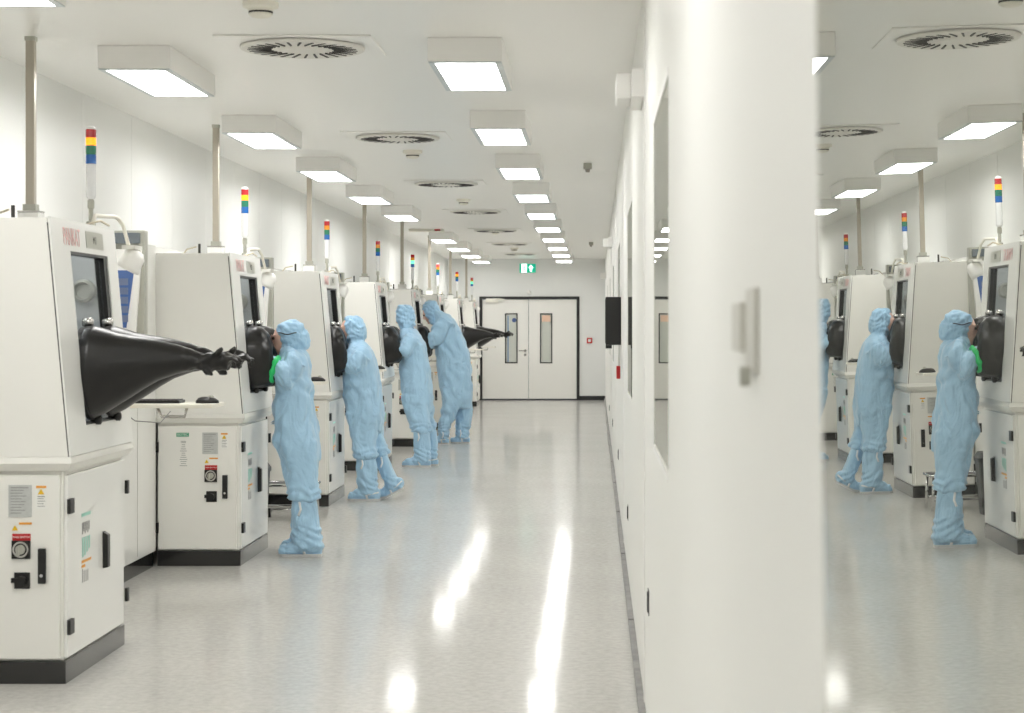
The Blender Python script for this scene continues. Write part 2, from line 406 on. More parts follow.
# black wall screen on the partition
s = thing('wall_screen', 'black wall-mounted screen projecting from the white partition', 'screen', (XR, 15.0, 1.538))
b = bm_new(); bx(b, -.117, 0, -.25, .25, -.182, .182); obj('screen_housing', b, M_BLACK, s, bevel=.004)
b = bm_new(); bx(b, -.12, -.1175, -.23, .23, -.165, .165); obj('display', b, mat('dark_display', srgb(12, 12, 14), .15), s)
b = bm_new(); bx(b, -.117, -.07, -.25, -.17, -.208, -.183); obj('speaker_box', b, M_BLACK, s)
# white sensor boxes high on the partition
for yy, zz, lab in ((7.95, 2.455, 'white sensor box high on the partition nearest the camera'), (22.9, 2.47, 'white sensor box high on the partition above the black screen'), (36.6, 2.44, 'white sensor box high on the partition close to the end wall')):
    s = thing('sensor_box', lab, 'sensor', (XR, yy, zz), 'white sensor boxes along the partition')
    b = bm_new(); bx(b, -.11, -.05, -.2, .1, -.05, .05); obj('sensor_head', b, M_WHITE, s, bevel=.006)
    b = bm_new(); bx(b, -.05, -.0005, -.3, .2, -.055, .055); obj('mounting_box', b, M_WHITE, s, bevel=.004)
# dark latches low on the partition
for i, (yy, zz) in enumerate(((7.0, .51), (11.5, .40), (16.4, .42), (21.8, .42), (27.2, .36))):
    s = thing('panel_latch', ['first', 'second', 'third', 'fourth', 'fifth'][i] + ' small dark latch low on the partition, counting from the camera end', 'latch', (XR, yy, zz), 'dark latches low on the partition')
    b = bm_new(); bx(b, -.003, -.0005, -.05, .05, -.045, .045); obj('latch_plate', b, M_SEAM, s, bevel=.002)
    b = bm_new(); bx(b, -.007, -.0035, -.02, .02, -.035, .035); obj('latch_lever', b, M_BLACK, s)
# door hardware close to the camera
s = thing('partition_lock', 'grey lock plate with lever on the white partition close to the camera', 'lock', (XR, 2.42, 1.5))
b = bm_new(); bx(b, -.006, -.0005, -.15, -.02, -.055, .045); obj('lock_plate', b, M_LOCK, s, bevel=.002)
b = bm_new(); bx(b, -.012, -.0005, 0.0, .14, -.032, .03); obj('lever', b, M_LOCK, s, bevel=.003)
b = bm_new(); lathe(b, [(.012, -.018), (.012, -.006)], (0, -.09, -.06), 'x', 14); obj('key_cylinder', b, M_GREYPL, s)

# ------------------------------------------------------------------ ceiling lamps
def make_lamp(label, loc, group):
    t = thing('ceiling_lamp', label, 'ceiling lamp', loc, group)
    b = bm_new(); bx(b, -.176, .176, 0, 1.12, -.112, 0); obj('lamp_housing', b, M_WHITE, t, bevel=.003)
    b = bm_new()
    bx(b, -.172, -.142, .004, 1.116, -.118, -.1125); bx(b, .142, .172, .004, 1.116, -.118, -.1125)
    bx(b, -.142, .142, .004, .03, -.118, -.1125); bx(b, -.142, .142, 1.09, 1.116, -.118, -.1125); obj('lamp_rim', b, M_LAMPFR, t)
    b = bm_new(); bx(b, -.142, .142, .03, 1.09, -.1165, -.1125); obj('diffuser', b, M_TUBEGLOW, t)
    return t
ORD = ['first', 'second', 'third', 'fourth', 'fifth', 'sixth', 'seventh', 'eighth', 'ninth', 'tenth', 'eleventh', 'twelfth', 'thirteenth', 'fourteenth']
lamp = None
for k in range(-3, 10):
    lab = 'boxed ceiling lamp, %s from the double door in the row over the aisle' % ORD[9 - k]
    loc = (-.6185, 9.19 + 3.105 * k, CEIL)
    if lamp is None: lamp = make_lamp(lab, loc, 'ceiling lamps over the aisle')
    else: dup(lamp, loc, lab, 'ceiling lamps over the aisle')
n = 0
for k in range(9, -4, -1):
    if k == 5: continue
    lab = 'boxed ceiling lamp, %s from the double door in the row over the workstations' % ORD[n]; n += 1
    dup(lamp, (-2.24, 9.45 + 3.12 * k + (.15 if k == -1 else 0), CEIL), lab, 'ceiling lamps over the workstations')

# ------------------------------------------------------------------ swirl vents
def make_vent():
    t = thing('ceiling_vent', '', 'air vent')
    b = bm_new(); bx(b, -.37, .37, -.34, .34, -.008, 0); obj('vent_plate', b, M_CEIL, t, bevel=.004)
    b = bm_new(); lathe(b, [(.30, -.012), (.298, -.022), (.29, -.026), (.12, -.020), (.10, -.030), (.02, -.032)], (0, 0, 0), 'z', 48); obj('swirl_disc', b, M_DISC, t)
    b = bm_new()
    for i in range(28):
        a = 2 * PI * i / 28
        c, s_ = math.cos(a), math.sin(a)
        r0, r1, w = (.15, .262, .006)
        q = []
        for (r, o_) in ((r0, -w * .6), (r1, -w), (r1, w), (r0, w * .6)):
            o2 = o_ + (r - r0) * .25
            q.append((r * c - o2 * s_, r * s_ + o2 * c))
        hexa(b, [(x, y_, -.0275) for x, y_ in q] + [(x, y_, -.018) for x, y_ in q])
    obj('vent_slots', b, M_SEAM, t)
    return t
vent = make_vent(); vent.location = (-1.42, 9.44, CEIL)
for k in range(7):
    lab = '%s round swirl vent from the double door, in the middle line of the ceiling' % ORD[6 - k]
    if k == 0: vent['label'] = lab; vent['group'] = 'swirl vents in the ceiling'
    else: dup(vent, (-1.42, 9.44 + 4.52 * k, CEIL), lab, 'swirl vents in the ceiling')
# smoke detectors
sd = thing('smoke_detector', 'white smoke detector on the ceiling, fifth from the double door', 'smoke detector', (-1.41, 8.2, CEIL), 'smoke detectors on the ceiling')
b = bm_new(); lathe(b, [(.075, 0), (.075, -.02), (.055, -.028), (.055, -.032)], (0, 0, 0), 'z', 24); obj('detector_base', b, M_CREAM, sd, smooth=False)
b = bm_new(); lathe(b, [(.050, -.032), (.050, -.052), (.035, -.062), (.012, -.066)], (0, 0, 0), 'z', 24); hd = obj('detector_head', b, M_CREAM, sd)
b = bm_new(); lathe(b, [(.051, -.038), (.051, -.046)], (0, 0, 0), 'z', 24, cap=False); obj('sensing_slot', b, M_SEAM, hd)
for k, (yy, o_) in enumerate(((15.1, 'fourth'), (20.9, 'third'), (27.5, 'second'), (33.9, 'first'))):
    dup(sd, (-1.42, yy, CEIL), 'white smoke detector on the ceiling, %s from the double door' % o_)
sp = thing('ceiling_sensor', 'small grey metal sensor on the ceiling near the partition, further from the door', 'sensor', (-.07, 16.3, CEIL), 'small grey ceiling sensors')
b = bm_new(); bx(b, -.035, .035, -.03, .03, -.05, 0); obj('sensor_body', b, M_GREYPL, sp, bevel=.004)
b = bm_new(); lathe(b, [(.022, -.05), (.016, -.075)], (0, 0, 0), 'z', 14); obj('sensor_tip', b, M_SEAM2, sp)
dup(sp, (-.08, 31.6, CEIL), 'small grey metal sensor on the ceiling near the partition, closer to the door')
# flat ceiling bracket with a red sticker, in place of one lamp
s = thing('ceiling_bracket', 'flat white ceiling bracket with a red sticker in the gap between two lamps', 'bracket', (-2.38, 27.4, CEIL))
b = bm_new(); bx(b, -.24, .24, -.12, .12, -.035, 0); obj('bracket_plate', b, M_CREAM, s, bevel=.004)
b = bm_new(); bx(b, .12, .2, -.1225, -.1202, -.03, -.005); obj('red_sticker', b, M_RED, s)

# ------------------------------------------------------------------ glovebox workstation
def lean(z): return -2.20 - .09 * (z - .95)       # X of the slanted window front at height z (machine frame: X world, Y from the near side)
def make_glove_out(side):
    """limp inflated glove reaching out of the port, hand hanging from the tip"""
    yc = .43 if side == 0 else .78
    x0 = lean(1.3)
    prof = [(-.02, .20, 1.298), (.02, .205, 1.298), (.07, .186, 1.303), (.12, .162, 1.311), (.18, .137, 1.322), (.24, .113, 1.336), (.30, .090, 1.347), (.38, .066, 1.352), (.45, .047, 1.348), (.50, .036, 1.34)]
    b = bm_new(); rs = []; n = 40
    for (dx, r, z) in prof:
        ring = []
        for k in range(n):
            a = 2 * PI * k / n
            wob = 1 + .03 * math.sin(3 * a + dx * 9) * min(1, dx * 4 if dx > 0 else 0)
            ring.append((x0 + dx, yc + (.77 if dx < .1 else .77 + .23 * min(1, (dx - .1) / .3)) * r * wob * math.cos(a) + (.04 - .1 * side) * dx, z + r * wob * math.sin(a)))
        rs.append(ring)
    rings(b, rs)
    # hand: cuff, palm, five fingers
    dx = x0 + .50; yy = yc + (.04 - .1 * side) * .50; z = 1.342
    P = lambda u, v, w: (dx + u, yy + v, z + w)
    tube(b, [P(-.03, 0, 0), P(.02, 0, .004), P(.05, 0, -.008)], [.038, .034, .045], 14)
    tube(b, [P(.03, 0, 0), P(.07, 0, .006), P(.115, 0, .0)], [.036, .046, .038], 12)
    for i, (v, w, l) in enumerate(((-.032, .018, .065), (-.012, .026, .075), (.012, .022, .07), (.03, .008, .055))):
        tube(b, [P(.095, v, w * .6), P(.13, v * 1.1, w), P(.095 + l, v * 1.2, w - .02 - .008 * i)], [.013, .012, .009], 8)
    tube(b, [P(.04, -.03, .02), P(.075, -.05, .045), P(.095, -.055, .062)], [.016, .013, .010], 8)
    tube(b, [P(.0, -.02, -.02), P(.025, -.035, -.05), P(.05, -.03, -.062)], [.02, .018, .006], 8)
    me = remeshed(b, .007, 3)
    for v in me.vertices:
        t = max(0, min(1, (v.co.x - x0 - .38) / .1))
        if t > 0:
            q = v.co * 42
            v.co += v.normal * (t * .008 * noise.noise(q)) + Vector((0, 0, t * .004 * noise.noise(v.co * 18)))
    return mesh_obj('rubber_glove', me, M_RUBBER)
def make_glove_used(side, D):
    yc = .43 if side == 0 else .78
    x0 = lean(1.3)
    prof = [(-.03, .19, 1.30, 1), (.0, .205, 1.30, 1), (.28, .203, 1.298, .98), (.55, .192, 1.292, .95), (.8, .168, 1.282, .9), (.95, .135, 1.272, .85), (1.0, .108, 1.268, .8), (.96, .078, 1.268, .8), (.7, .064, 1.27, .8)]
    b = bm_new(); rs = []; n = 36
    for (dx, r, z, q) in prof:
        dx = dx * D if dx > 0 else dx
        rs.append([(x0 + dx * (1 - .18 * max(0, math.sin(2 * PI * k / n))), yc + .79 * q * r * math.cos(2 * PI * k / n), z + r * math.sin(2 * PI * k / n)) for k in range(n)])
    rings(b, rs)
    # folded inner sleeve running back into the chamber
    tube(b, [(x0 + .02, yc, 1.28), (x0 - .2, yc, 1.25), (x0 - .36, yc, 1.2)], [.07, .055, .045], 16)
    me = remeshed(b, .008, 3)
    for v in me.vertices:
        t = max(0, min(1, (v.co.x - x0) / .05))
        v.co += v.normal * (t * (.010 * noise.noise(Vector((v.co.x * 6 + D * 30, v.co.y * 11, v.co.z * 9))) + .006 * noise.noise(Vector((v.co.x * 9, v.co.y * 28, v.co.z * 14)))))
    return mesh_obj('rubber_glove', me, M_RUBBER)
GL_OUT = [make_glove_out(0), make_glove_out(1)]
DEPTH = {1: .168, 2: .12, 3: .18, 4: .14, 5: .10}
GLD = {('out', 0): GL_OUT[0].data, ('out', 1): GL_OUT[1].data}
for o in GL_OUT: bpy.data.objects.remove(o)
for kk, dd in DEPTH.items():
    for sd_ in (0, 1):
        o = make_glove_used(sd_, dd); GLD[kk, sd_] = o.data; bpy.data.objects.remove(o)

SEGMESH = {}
for nm, z0 in (('red', 2.385), ('amber', 2.349), ('green', 2.305), ('blue', 2.262)):
    z1 = {'red': 2.424, 'amber': 2.385, 'green': 2.349, 'blue': 2.305}[nm]
    for lit in (0, 1):
        b = bm_new(); lathe(b, [(.023, z0), (.0245, z0 + .003), (.0245, z1 - .003), (.023, z1)], (-2.375, 1.0, 0), 'z', 20)
        bmesh.ops.recalc_face_normals(b, faces=b.faces)
        me = bpy.data.meshes.new(nm + '_lens'); b.to_mesh(me); b.free(); me.materials.append(SEG[nm, lit]); SEGMESH[nm, lit] = me

XB0, XB1, XBACK = -2.2, -2.745, -2.99
def build_station():
    R = thing('glovebox_workstation', '', 'glovebox workstation')
    W = 1.02
    # --- lower cabinet
    b = bm_new(); bx(b, -2.745, -2.235, 0.015, W - .01, .095, .893); base = obj('base_cabinet', b, M_PAINT, R, bevel=.004)
    b = bm_new(); bx(b, -2.742, -2.222, 0.0, W, 0, .094); obj('plinth', b, M_PLINTH, base)
    # door facing the camera
    b = bm_new(); bx(b, -2.738, -2.246, -.004, .014, .105, .875); fd = obj('cabinet_door', b, M_PAINT, R, bevel=.003)
    def onfront(px0, px1, py0, py1, depth=.003, off=.0045):
        x0, x1 = (px0 - 596) / 160., (px1 - 596) / 160.
        z1, z0 = 1.5 - (py0 - 326) / 160., 1.5 - (py1 - 326) / 160.
        b = bm_new(); bx(b, x0, x1, -off - depth, -off, z0, z1); return b
    obj('spec_plate', onfront(202.5, 218, 432.5, 454), M_SPEC, fd)
    b = onfront(204, 216, 434, 434.6, .001, .0078)
    for k in range(9):
        y_ = 436 + k * 1.9
        x0 = (204 - 596) / 160.; x1 = (204 + random.uniform(7, 12.5) - 596) / 160.; z = 1.5 - (y_ - 326) / 160.
        bx(b, x0, x1, -.0088, -.0078, z - .002, z + .001)
    obj('spec_plate_print', b, M_GINK, fd)
    obj('green_label', onfront(176.5, 189, 432.8, 436.6), M_GRN, fd)
    text_mesh('green_label_text', 'ISOTEC', M_PAPER, fd, .021, face_negy((182.7 - 596) / 160., -.0082, 1.5 - (434.7 - 326) / 160.))
    b = onfront(181, 186, 441, 441.6, .001)
    for k in range(12):
        z = 1.5 - (442.5 + k * 2.1 - 326) / 160.; xc = (183.5 - 596) / 160.; w = random.uniform(.01, .024)
        bx(b, xc - w, xc + w, -.0055, -.0045, z - .0022, z + .001)
    obj('printed_list', b, M_GINK, fd)
    obj('warning_label', onfront(220.5, 228, 432.5, 448.5, .002), M_PAPER, fd)
    wl = onfront(221, 227.8, 433, 434.6, .001, .0068); obj('warning_header', wl, M_ORA, fd)
    def tri(px, py, r):
        x, z = (px - 596) / 160., 1.5 - (py - 326) / 160.
        b = bm_new(); q = [(x - r, z - r * .8), (x + r, z - r * .8), (x, z + r * .9)]
        v0 = [b.verts.new((a, -.0078, c)) for a, c in q]; v1 = [b.verts.new((a, -.0068, c)) for a, c in q]
        b.faces.new(v0); b.faces.new(v1[::-1])
        for i in range(3): b.faces.new((v0[i], v0[(i + 1) % 3], v1[(i + 1) % 3], v1[i]))
        return b
    obj('warning_triangle', tri(224.3, 437, .014), M_YEL, fd)
    b = onfront(222, 227, 440, 440.5, .001, .0068)
    for k in range(4):
        z = 1.5 - (441.6 + k * 1.7 - 326) / 160.; bx(b, (222 - 596) / 160., (226 + (k % 2) - 596) / 160., -.0078, -.0068, z - .0015, z + .001)
    obj('warning_print', b, M_GINK, fd)
    obj('warning_triangle', tri(206.8, 461.3, .013), M_YEL, fd)
    obj('orange_strip', onfront(209.5, 218, 457.6, 459), M_ORA, fd)
    obj('red_switch_plate', onfront(205, 217.3, 465.2, 469.8), M_RED, fd)
    text_mesh('switch_text', 'MAIN SWITCH', M_PAPER, fd, .011, face_negy((211.1 - 596) / 160., -.0082, 1.5 - (467.5 - 326) / 160.), spacing=1.0)
    cx, cz = (211 - 596) / 160., 1.5 - (475.6 - 326) / 160.
    b = bm_new(); bx(b, cx - .039, cx + .039, -.014, -.0045, cz - .04, cz + .037); sw = obj('rotary_switch', b, M_BLACK, R, bevel=.002)
    b = bm_new(); rs = []
    n = 28
    ro, ri = .034, .026
    for (r_, h) in ((ri, -.0145), (ro, -.0145), (ro, -.019), (ri, -.019)):
        rs.append([(cx + r_ * math.sin(2 * PI * k / n), h, cz + r_ * math.cos(2 * PI * k / n)) for k in range(n)])
    rs.append(rs[0]); rings(b, rs, cap=False); bmesh.ops.remove_doubles(b, verts=b.verts, dist=1e-6); obj('dial_ring', b, M_STEEL, sw)
    b = bm_new(); bx(b, cx - .016, cx - .004, -.034, -.0145, cz - .024, cz + .012); lathe(b, [(.02, -.026), (.02, -.0146)], (cx, 0, cz), 'y', 20); obj('dial_knob', b, M_GREYPL, sw)
    cx, cz = (211.7 - 596) / 160., 1.5 - (496.5 - 326) / 160.
    b = bm_new(); bx(b, cx - .033, cx + .033, -.012, -.0045, cz - .034, cz + .034); ks = obj('key_switch', b, M_BLACK, R, bevel=.002)
    b = bm_new(); lathe(b, [(.02, -.028), (.02, -.0125)], (cx, 0, cz), 'y', 16); bx(b, cx - .042, cx - .012, -.026, -.0125, cz - .008, cz + .012); obj('switch_knob', b, M_BLACK, ks)
    cx = (225.2 - 596) / 160.
    b = bm_new(); bx(b, cx - .016, cx + .016, -.022, -.0045, 1.5 - (498.5 - 326) / 160., 1.5 - (475 - 326) / 160.); h = obj('door_handle', b, M_BLACK, fd, bevel=.003)
    b = bm_new(); lathe(b, [(.007, -.026), (.007, -.0225)], (cx, 0, 1.5 - (493 - 326) / 160.), 'y', 12); obj('door_lock', b, M_CHROME, fd)
    for zz in (.742, .24):
        b = bm_new(); bx(b, -2.754, -2.732, -.02, -.0045, zz - .032, zz + .032); obj('hinge', b, M_BLACK, fd)
    # side door facing the aisle
    b = bm_new(); bx(b, -2.2345, -2.219, .022, W - .025, .105, .872); sdr = obj('side_door', b, M_PAINT2, R, bevel=.003)
    for zz in (.742, .235):
        b = bm_new(); bx(b, -2.2185, -2.204, .008, .075, zz - .031, zz + .031); obj('hinge', b, M_BLACK, sdr)
        b = bm_new(); bx(b, -2.2185, -2.204, W - .012, W + .02, zz - .031, zz + .031); obj('hinge', b, M_BLACK, sdr)
    b = bm_new(); hexa(b, [(-2.2185, .60, .41), (-2.195, .60, .415), (-2.195, .64, .415), (-2.2185, .64, .41), (-2.2185, .60, .575), (-2.195, .60, .56), (-2.195, .64, .56), (-2.2185, .64, .575)]); obj('door_handle', b, M_BLACK, sdr)
    def onside(y0, y1, z0, z1): b = bm_new(); bx(b, -2.2188, -2.2178, y0, y1, z0, z1); return b
    obj('teal_label', onside(.24, .39, .675, .69), M_TEAL, sdr)
    b = onside(.25, .27, .62, .65)
    for k in range(6): bx(b, -2.2188, -2.2178, .25 + k * .022, .262 + k * .022, .60 + .01 * (k % 2), .65)
    obj('printed_marks', b, M_GINK, sdr)
    b = onside(.25, .275, .50, .585)
    for k in range(3): bx(b, -2.2188, -2.2178, .29 + k * .035, .31 + k * .035, .505 + .012 * k, .585)
    obj('teal_print', b, M_TEAL, sdr)
    b = onside(.24, .40, .475, .487); bx(b, -2.2188, -2.2178, .24, .3, .455, .467); obj('orange_label', b, M_ORA, sdr)
    b = onside(.25, .262, .39, .45)
    for k in range(3): bx(b, -2.2188, -2.2178, .28 + .03 * k, .288 + .03 * k, .39, .44)
    obj('printed_marks', b, M_GINK, sdr)
    # --- ledge with chamfered edge
    b = bm_new()
    hexa(b, [(-2.77, -.012, .893), (-2.208, -.012, .893), (-2.208, W + .03, .893), (-2.77, W + .03, .893), (-2.78, -.03, .925), (-2.19, -.03, .925), (-2.19, W + .05, .925), (-2.78, W + .05, .925)])
    hexa(b, [(-2.78, -.03, .925), (-2.19, -.03, .925), (-2.19, W + .05, .925), (-2.78, W + .05, .925), (-2.775, -.012, .95), (-2.197, -.012, .95), (-2.197, W + .04, .95), (-2.775, W + .04, .95)])
    obj('ledge', b, M_LEDGE, R)
    # --- upper housing: hollow, slanted front
    U0, U1, TOP = 0.0, 1.10, 1.955
    b = bm_new()
    def wallpoly(y0, y1):       # side wall, trapezium in XZ
        hexa(b, [(-2.785, y0, .951), (lean(.95) - .012, y0, .951), (lean(.95) - .012, y1, .951), (-2.785, y1, .951),
                 (-2.785, y0, TOP), (lean(TOP) - .012, y0, TOP), (lean(TOP) - .012, y1, TOP), (-2.785, y1, TOP)])
    wallpoly(U0, U0 + .02); wallpoly(U1 - .02, U1)
    bx(b, -2.785, lean(TOP) - .012, U0 + .02, U1 - .02, TOP - .02, TOP)
    bx(b, -2.785, -2.765, U0 + .02, U1 - .02, .951, TOP - .02)
    bx(b, -2.765, lean(.95) - .02, U0 + .02, U1 - .02, .951, .98)
    up = obj('upper_housing', b, M_PAINT, R)
    b = bm_new(); bx(b, -2.764, -2.755, .04, 1.06, .981, 1.93)
    bx(b, -2.75, -2.34, .021, .035, .985, 1.93); bx(b, -2.75, -2.34, 1.065, 1.079, .985, 1.93); bx(b, -2.755, -2.34, .036, 1.064, .981, .99)
    obj('chamber_lining', b, M_INSIDE, up)
    b = bm_new()
    for yy, zz, rr in ((.95, 1.70, .05), (.95, 1.45, .03)):
        lathe(b, [(rr, 0), (rr, .045), (rr * .75, .05), (rr * .7, .02)], (-2.755, yy, zz), 'x', 20)
    lathe(b, [(.055, 0), (.055, -.05), (.042, -.055), (.035, -.02)], (-2.42, 1.064, 1.665), 'y', 20)
    obj('chamber_ports', b, M_GREYPL, up)
    b = bm_new(); bx(b, -2.6, -2.45, .25, .85, 1.922, 1.93); obj('added_chamber_fill', b, M_CHAMB, up)  # glowing panel added under the chamber roof to lighten the interior
    # gasket seam between housing and front
    for (y0, y1) in ((U0 - .001, U0 + .015), (U1 - .015, U1 - .001)):
        b = bm_new()
        hexa(b, [(lean(.95) - .012, y0, .952), (lean(.95) - .0075, y0, .952), (lean(.95) - .0075, y1, .952), (lean(.95) - .012, y1, .952),
                 (lean(1.94) - .012, y0, 1.935), (lean(1.94) - .0075, y0, 1.935), (lean(1.94) - .0075, y1, 1.935), (lean(1.94) - .012, y1, 1.935)])
        obj('gasket', b, M_SEAM, up)
    # front frame with opening
    w0, w1, z0, z1 = .285, .925, 1.07, 1.825
    def fr(bm, y0, y1, za, zb, d0=-.007, d1=0.0):
        hexa(bm, [(lean(za) + d0, y0, za), (lean(za) + d1, y0, za), (lean(za) + d1, y1, za), (lean(za) + d0, y1, za),
                  (lean(zb) + d0, y0, zb), (lean(zb) + d1, y0, zb), (lean(zb) + d1, y1, zb), (lean(zb) + d0, y1, zb)])
    b = bm_new()
    fr(b, U0, w0, .952, TOP + .005); fr(b, w1, U1, .952, TOP + .005); fr(b, w0, w1, .952, z0); fr(b, w0, w1, z1, TOP + .005)
    ff = obj('front_frame', b, M_PAINT2, R)
    b = bm_new()
    fr(b, w0, w0 + .006, z0, z1, -.05, -.001); fr(b, w1 - .055, w1, z0, z1, -.05, -.006); fr(b, w0, w1, z1 - .012, z1, -.05, -.004); fr(b, w0, w1, z0, z0 + .008, -.05, -.004)
    obj('window_gasket', b, M_BLACK, ff)
    b = bm_new(); fr(b, w0 + .006, w1 - .055, z0 + .01, z1 - .014, -.03, -.026); obj('glass_pane', b, M_THIN, ff)
    for yc in (.43, .78):
        b = bm_new(); rs = []; n = 40
        for (s, h) in ((.92, -.02), (1.0, -.02), (1.0, -.002), (.92, .004)):
            rs.append([(lean(1.29 + .205 * s * math.sin(2 * PI * k / n)) + h, yc + .16 * s * math.cos(2 * PI * k / n), 1.29 + .205 * s * math.sin(2 * PI * k / n)) for k in range(n)])
        rings(b, rs, cap=False); pr = obj('glove_port', b, M_BLACK, R)
        for zz in (1.515, 1.085):
            b = bm_new(); lathe(b, [(.018, -.02), (.022, .0), (.022, .02), (.012, .026)], (lean(zz) - .0, yc + .03, zz), 'x', 14); obj('port_clamp', b, M_STEEL if zz > 1.3 else M_BLACK, pr, smooth=True)
    # nameplates on the header of the frame
    yl = .17
    text_mesh('maker_lettering', 'PANKAT', M_PINK, ff, .098, face_posx(lean(1.883) + .0012, .325, 1.883, .0898) @ Matrix.Diagonal((.78, 1.15, 1, 1)), spacing=.92)
    b = bm_new(); fr(b, .56, .86, 1.85, 1.925, .0003, .002); obj('number_plate', b, M_GREYPL, ff)
    # edge column behind the frame
    b = bm_new(); bx(b, -2.36, lean(1.5) - .05, 1.101, 1.16, .96, 1.93); obj('edge_column', b, M_PAINT2, R, bevel=.006)
    # --- stack light
    sl = bm_new(); lathe(sl, [(.022, 1.961), (.022, 1.99), (.011, 1.995), (.011, 2.05), (.016, 2.055), (.016, 2.09), (.011, 2.095)], (-2.375, 1.0, 0), 'z', 18)
    s = obj('stack_light', sl, M_GREYPL, R)
    b = bm_new(); lathe(b, [(.014, 2.096), (.0225, 2.11), (.0225, 2.261)], (-2.375, 1.0, 0), 'z', 20); obj('clear_tube', b, M_CAPW, s, smooth=False)
    for nm in ('red', 'amber', 'green', 'blue'):
        o = bpy.data.objects.new(nm + '_lens', SEGMESH[nm, 0]); C.objects.link(o); o.parent = s
    b = bm_new(); lathe(b, [(.023, 2.4245), (.023, 2.432), (.012, 2.439)], (-2.375, 1.0, 0), 'z', 20); obj('cap', b, M_WHITE, s)
    # --- work lamp on a bent arm
    b = bm_new(); tube(b, [(-2.335, .86, 1.958), (-2.335, .92, 2.015), (-2.335, 1.3, 2.03), (-2.36, 1.46, 2.03), (-2.35, 1.52, 2.0), (-2.33, 1.55, 1.9)], .010, 8)
    arm = obj('work_lamp', b, M_CREAM, R, smooth=True)
    b = bm_new(); prof = [(.012, .052), (.035, .048), (.054, .02), (.058, -.03), (.058, -.055), (.05, -.055), (.03, -.03)]
    lathe(b, prof, (0, 0, 0), 'z', 22)
    bmesh.ops.rotate(b, verts=b.verts, cent=(0, 0, 0), matrix=Matrix.Rotation(.5, 3, 'Y')); bmesh.ops.translate(b, verts=b.verts, vec=(-2.31, 1.55, 1.83)); obj('lamp_hood', b, M_WHITE, arm, smooth=True)
    b = bm_new(); bx(b, -2.345, -2.28, 1.47, 1.63, 1.88, 1.9); obj('lamp_bracket', b, M_LEDGE, arm)
    # small bracket, antenna and cable on the roof
    b = bm_new(); bx(b, -2.565, -2.55, .38, .39, 1.966, 2.03); bx(b, -2.60, -2.50, .36, .42, 1.956, 1.966); obj('roof_antenna', b, M_SEAM, R)
    b = bm_new(); tube(b, [(-2.70, .55, 1.965), (-2.66, .5, 2.0), (-2.58, .39, 2.01)], .005, 6); tube(b, [(-2.36, .80, 1.965), (-2.31, .92, 1.99), (-2.305, 1.06, 1.975)], .005, 6)
    obj('roof_cable', b, mat('tan_cable', srgb(205, 195, 172), .5), R, smooth=True)
    # --- control terminal on the rear cabinet
    b = bm_new(); bx(b, -2.62, -2.36, 2.02, 2.1, 1.46, 2.0); ct = obj('control_terminal', b, M_GREYPL, R, bevel=.004)
    b = bm_new(); hexa(b, [(-2.56, 1.985, 1.46), (-2.40, 1.985, 1.46), (-2.40, 2.019, 1.46), (-2.56, 2.019, 1.46), (-2.63, 1.985, 1.90), (-2.37, 1.985, 1.90), (-2.37, 2.019, 1.90), (-2.63, 2.019, 1.90)])
    obj('terminal_bezel', b, M_WHITE, ct, bevel=.003)
    b = bm_new(); hexa(b, [(-2.525, 1.980, 1.49), (-2.445, 1.980, 1.49), (-2.445, 1.984, 1.49), (-2.525, 1.984, 1.49), (-2.59, 1.980, 1.79), (-2.405, 1.980, 1.79), (-2.405, 1.984, 1.79), (-2.59, 1.984, 1.79)])
    obj('blue_screen', b, M_SCREEN, ct)
    b = bm_new()
    for k in range(5): bx(b, -2.495, -2.435, 1.9775, 1.9795, 1.52 + k * .048, 1.52 + k * .048 + .036)
    obj('screen_windows', b, M_SCRN2, ct)
    b = bm_new(); bx(b, -2.6, -2.38, 1.98, 2.0195, 1.93, 1.985); obj('header_glass', b, M_HEADER, ct)
    b = bm_new(); bx(b, -2.745, -2.621, 2.03, 2.09, 1.7, 1.8); obj('terminal_mount', b, M_LEDGE, ct)
    # --- keyboard tray
    b = bm_new(); bx(b, -2.73, -1.98, 1.9, 2.22, 1.075, 1.096); tr = obj('keyboard_tray', b, M_CREAM, R, bevel=.003)
    b = bm_new(); tube(b, [(-2.27, 1.93, 1.075), (-2.25, 1.93, 1.03), (-2.13, 1.93, 1.03), (-2.12, 1.93, 1.075)], .008, 8); obj('tray_handle', b, M_STEEL, tr, smooth=True)
    b = bm_new(); bx(b, -2.47, -2.43, 1.86, 1.899, 1.05, 1.13); es = obj('emergency_stop', b, M_YEL, R)
    b = bm_new(); lathe(b, [(.018, 1.855 - 1.88), (.018, -.02 + .0), (.01, -.0195)], (-2.45, 1.88, 1.09), 'y', 16); bx(b, -2.465, -2.435, 1.84, 1.86, 1.075, 1.105); obj('stop_button', b, M_RED, es)
    b = bm_new(); tube(b, [(-2.44, 1.89, 1.06), (-2.38, 1.9, 1.01), (-2.25, 1.9, 1.0), (-2.2, 1.92, 1.06)], .003, 6); obj('tray_cable', b, M_GINK, R, smooth=True)
    # --- rear cabinet along the wall
    b = bm_new(); bx(b, XBACK, -2.787, -.0, 3.985, .1, 2.0); bx(b, -2.787, -2.745, 1.18, 3.985, .1, 2.0); rc = obj('rear_cabinet', b, M_PAINT2, R)
    b = bm_new(); bx(b, XBACK, -2.76, 1.18, 3.985, 0, .0995); obj('plinth', b, M_PLINTH, rc)
    b = bm_new()
    for yy in (2.0, 2.75, 3.5): bx(b, -2.7448, -2.744, yy, yy + .005, .12, 1.98)
    obj('panel_seam', b, M_SEAM2, rc)
    b = bm_new(); lathe(b, [(.018, 0), (.018, .03), (.012, .035)], (-2.744, 2.86, .98), 'x', 14); obj('panel_knob', b, M_STEEL, rc)
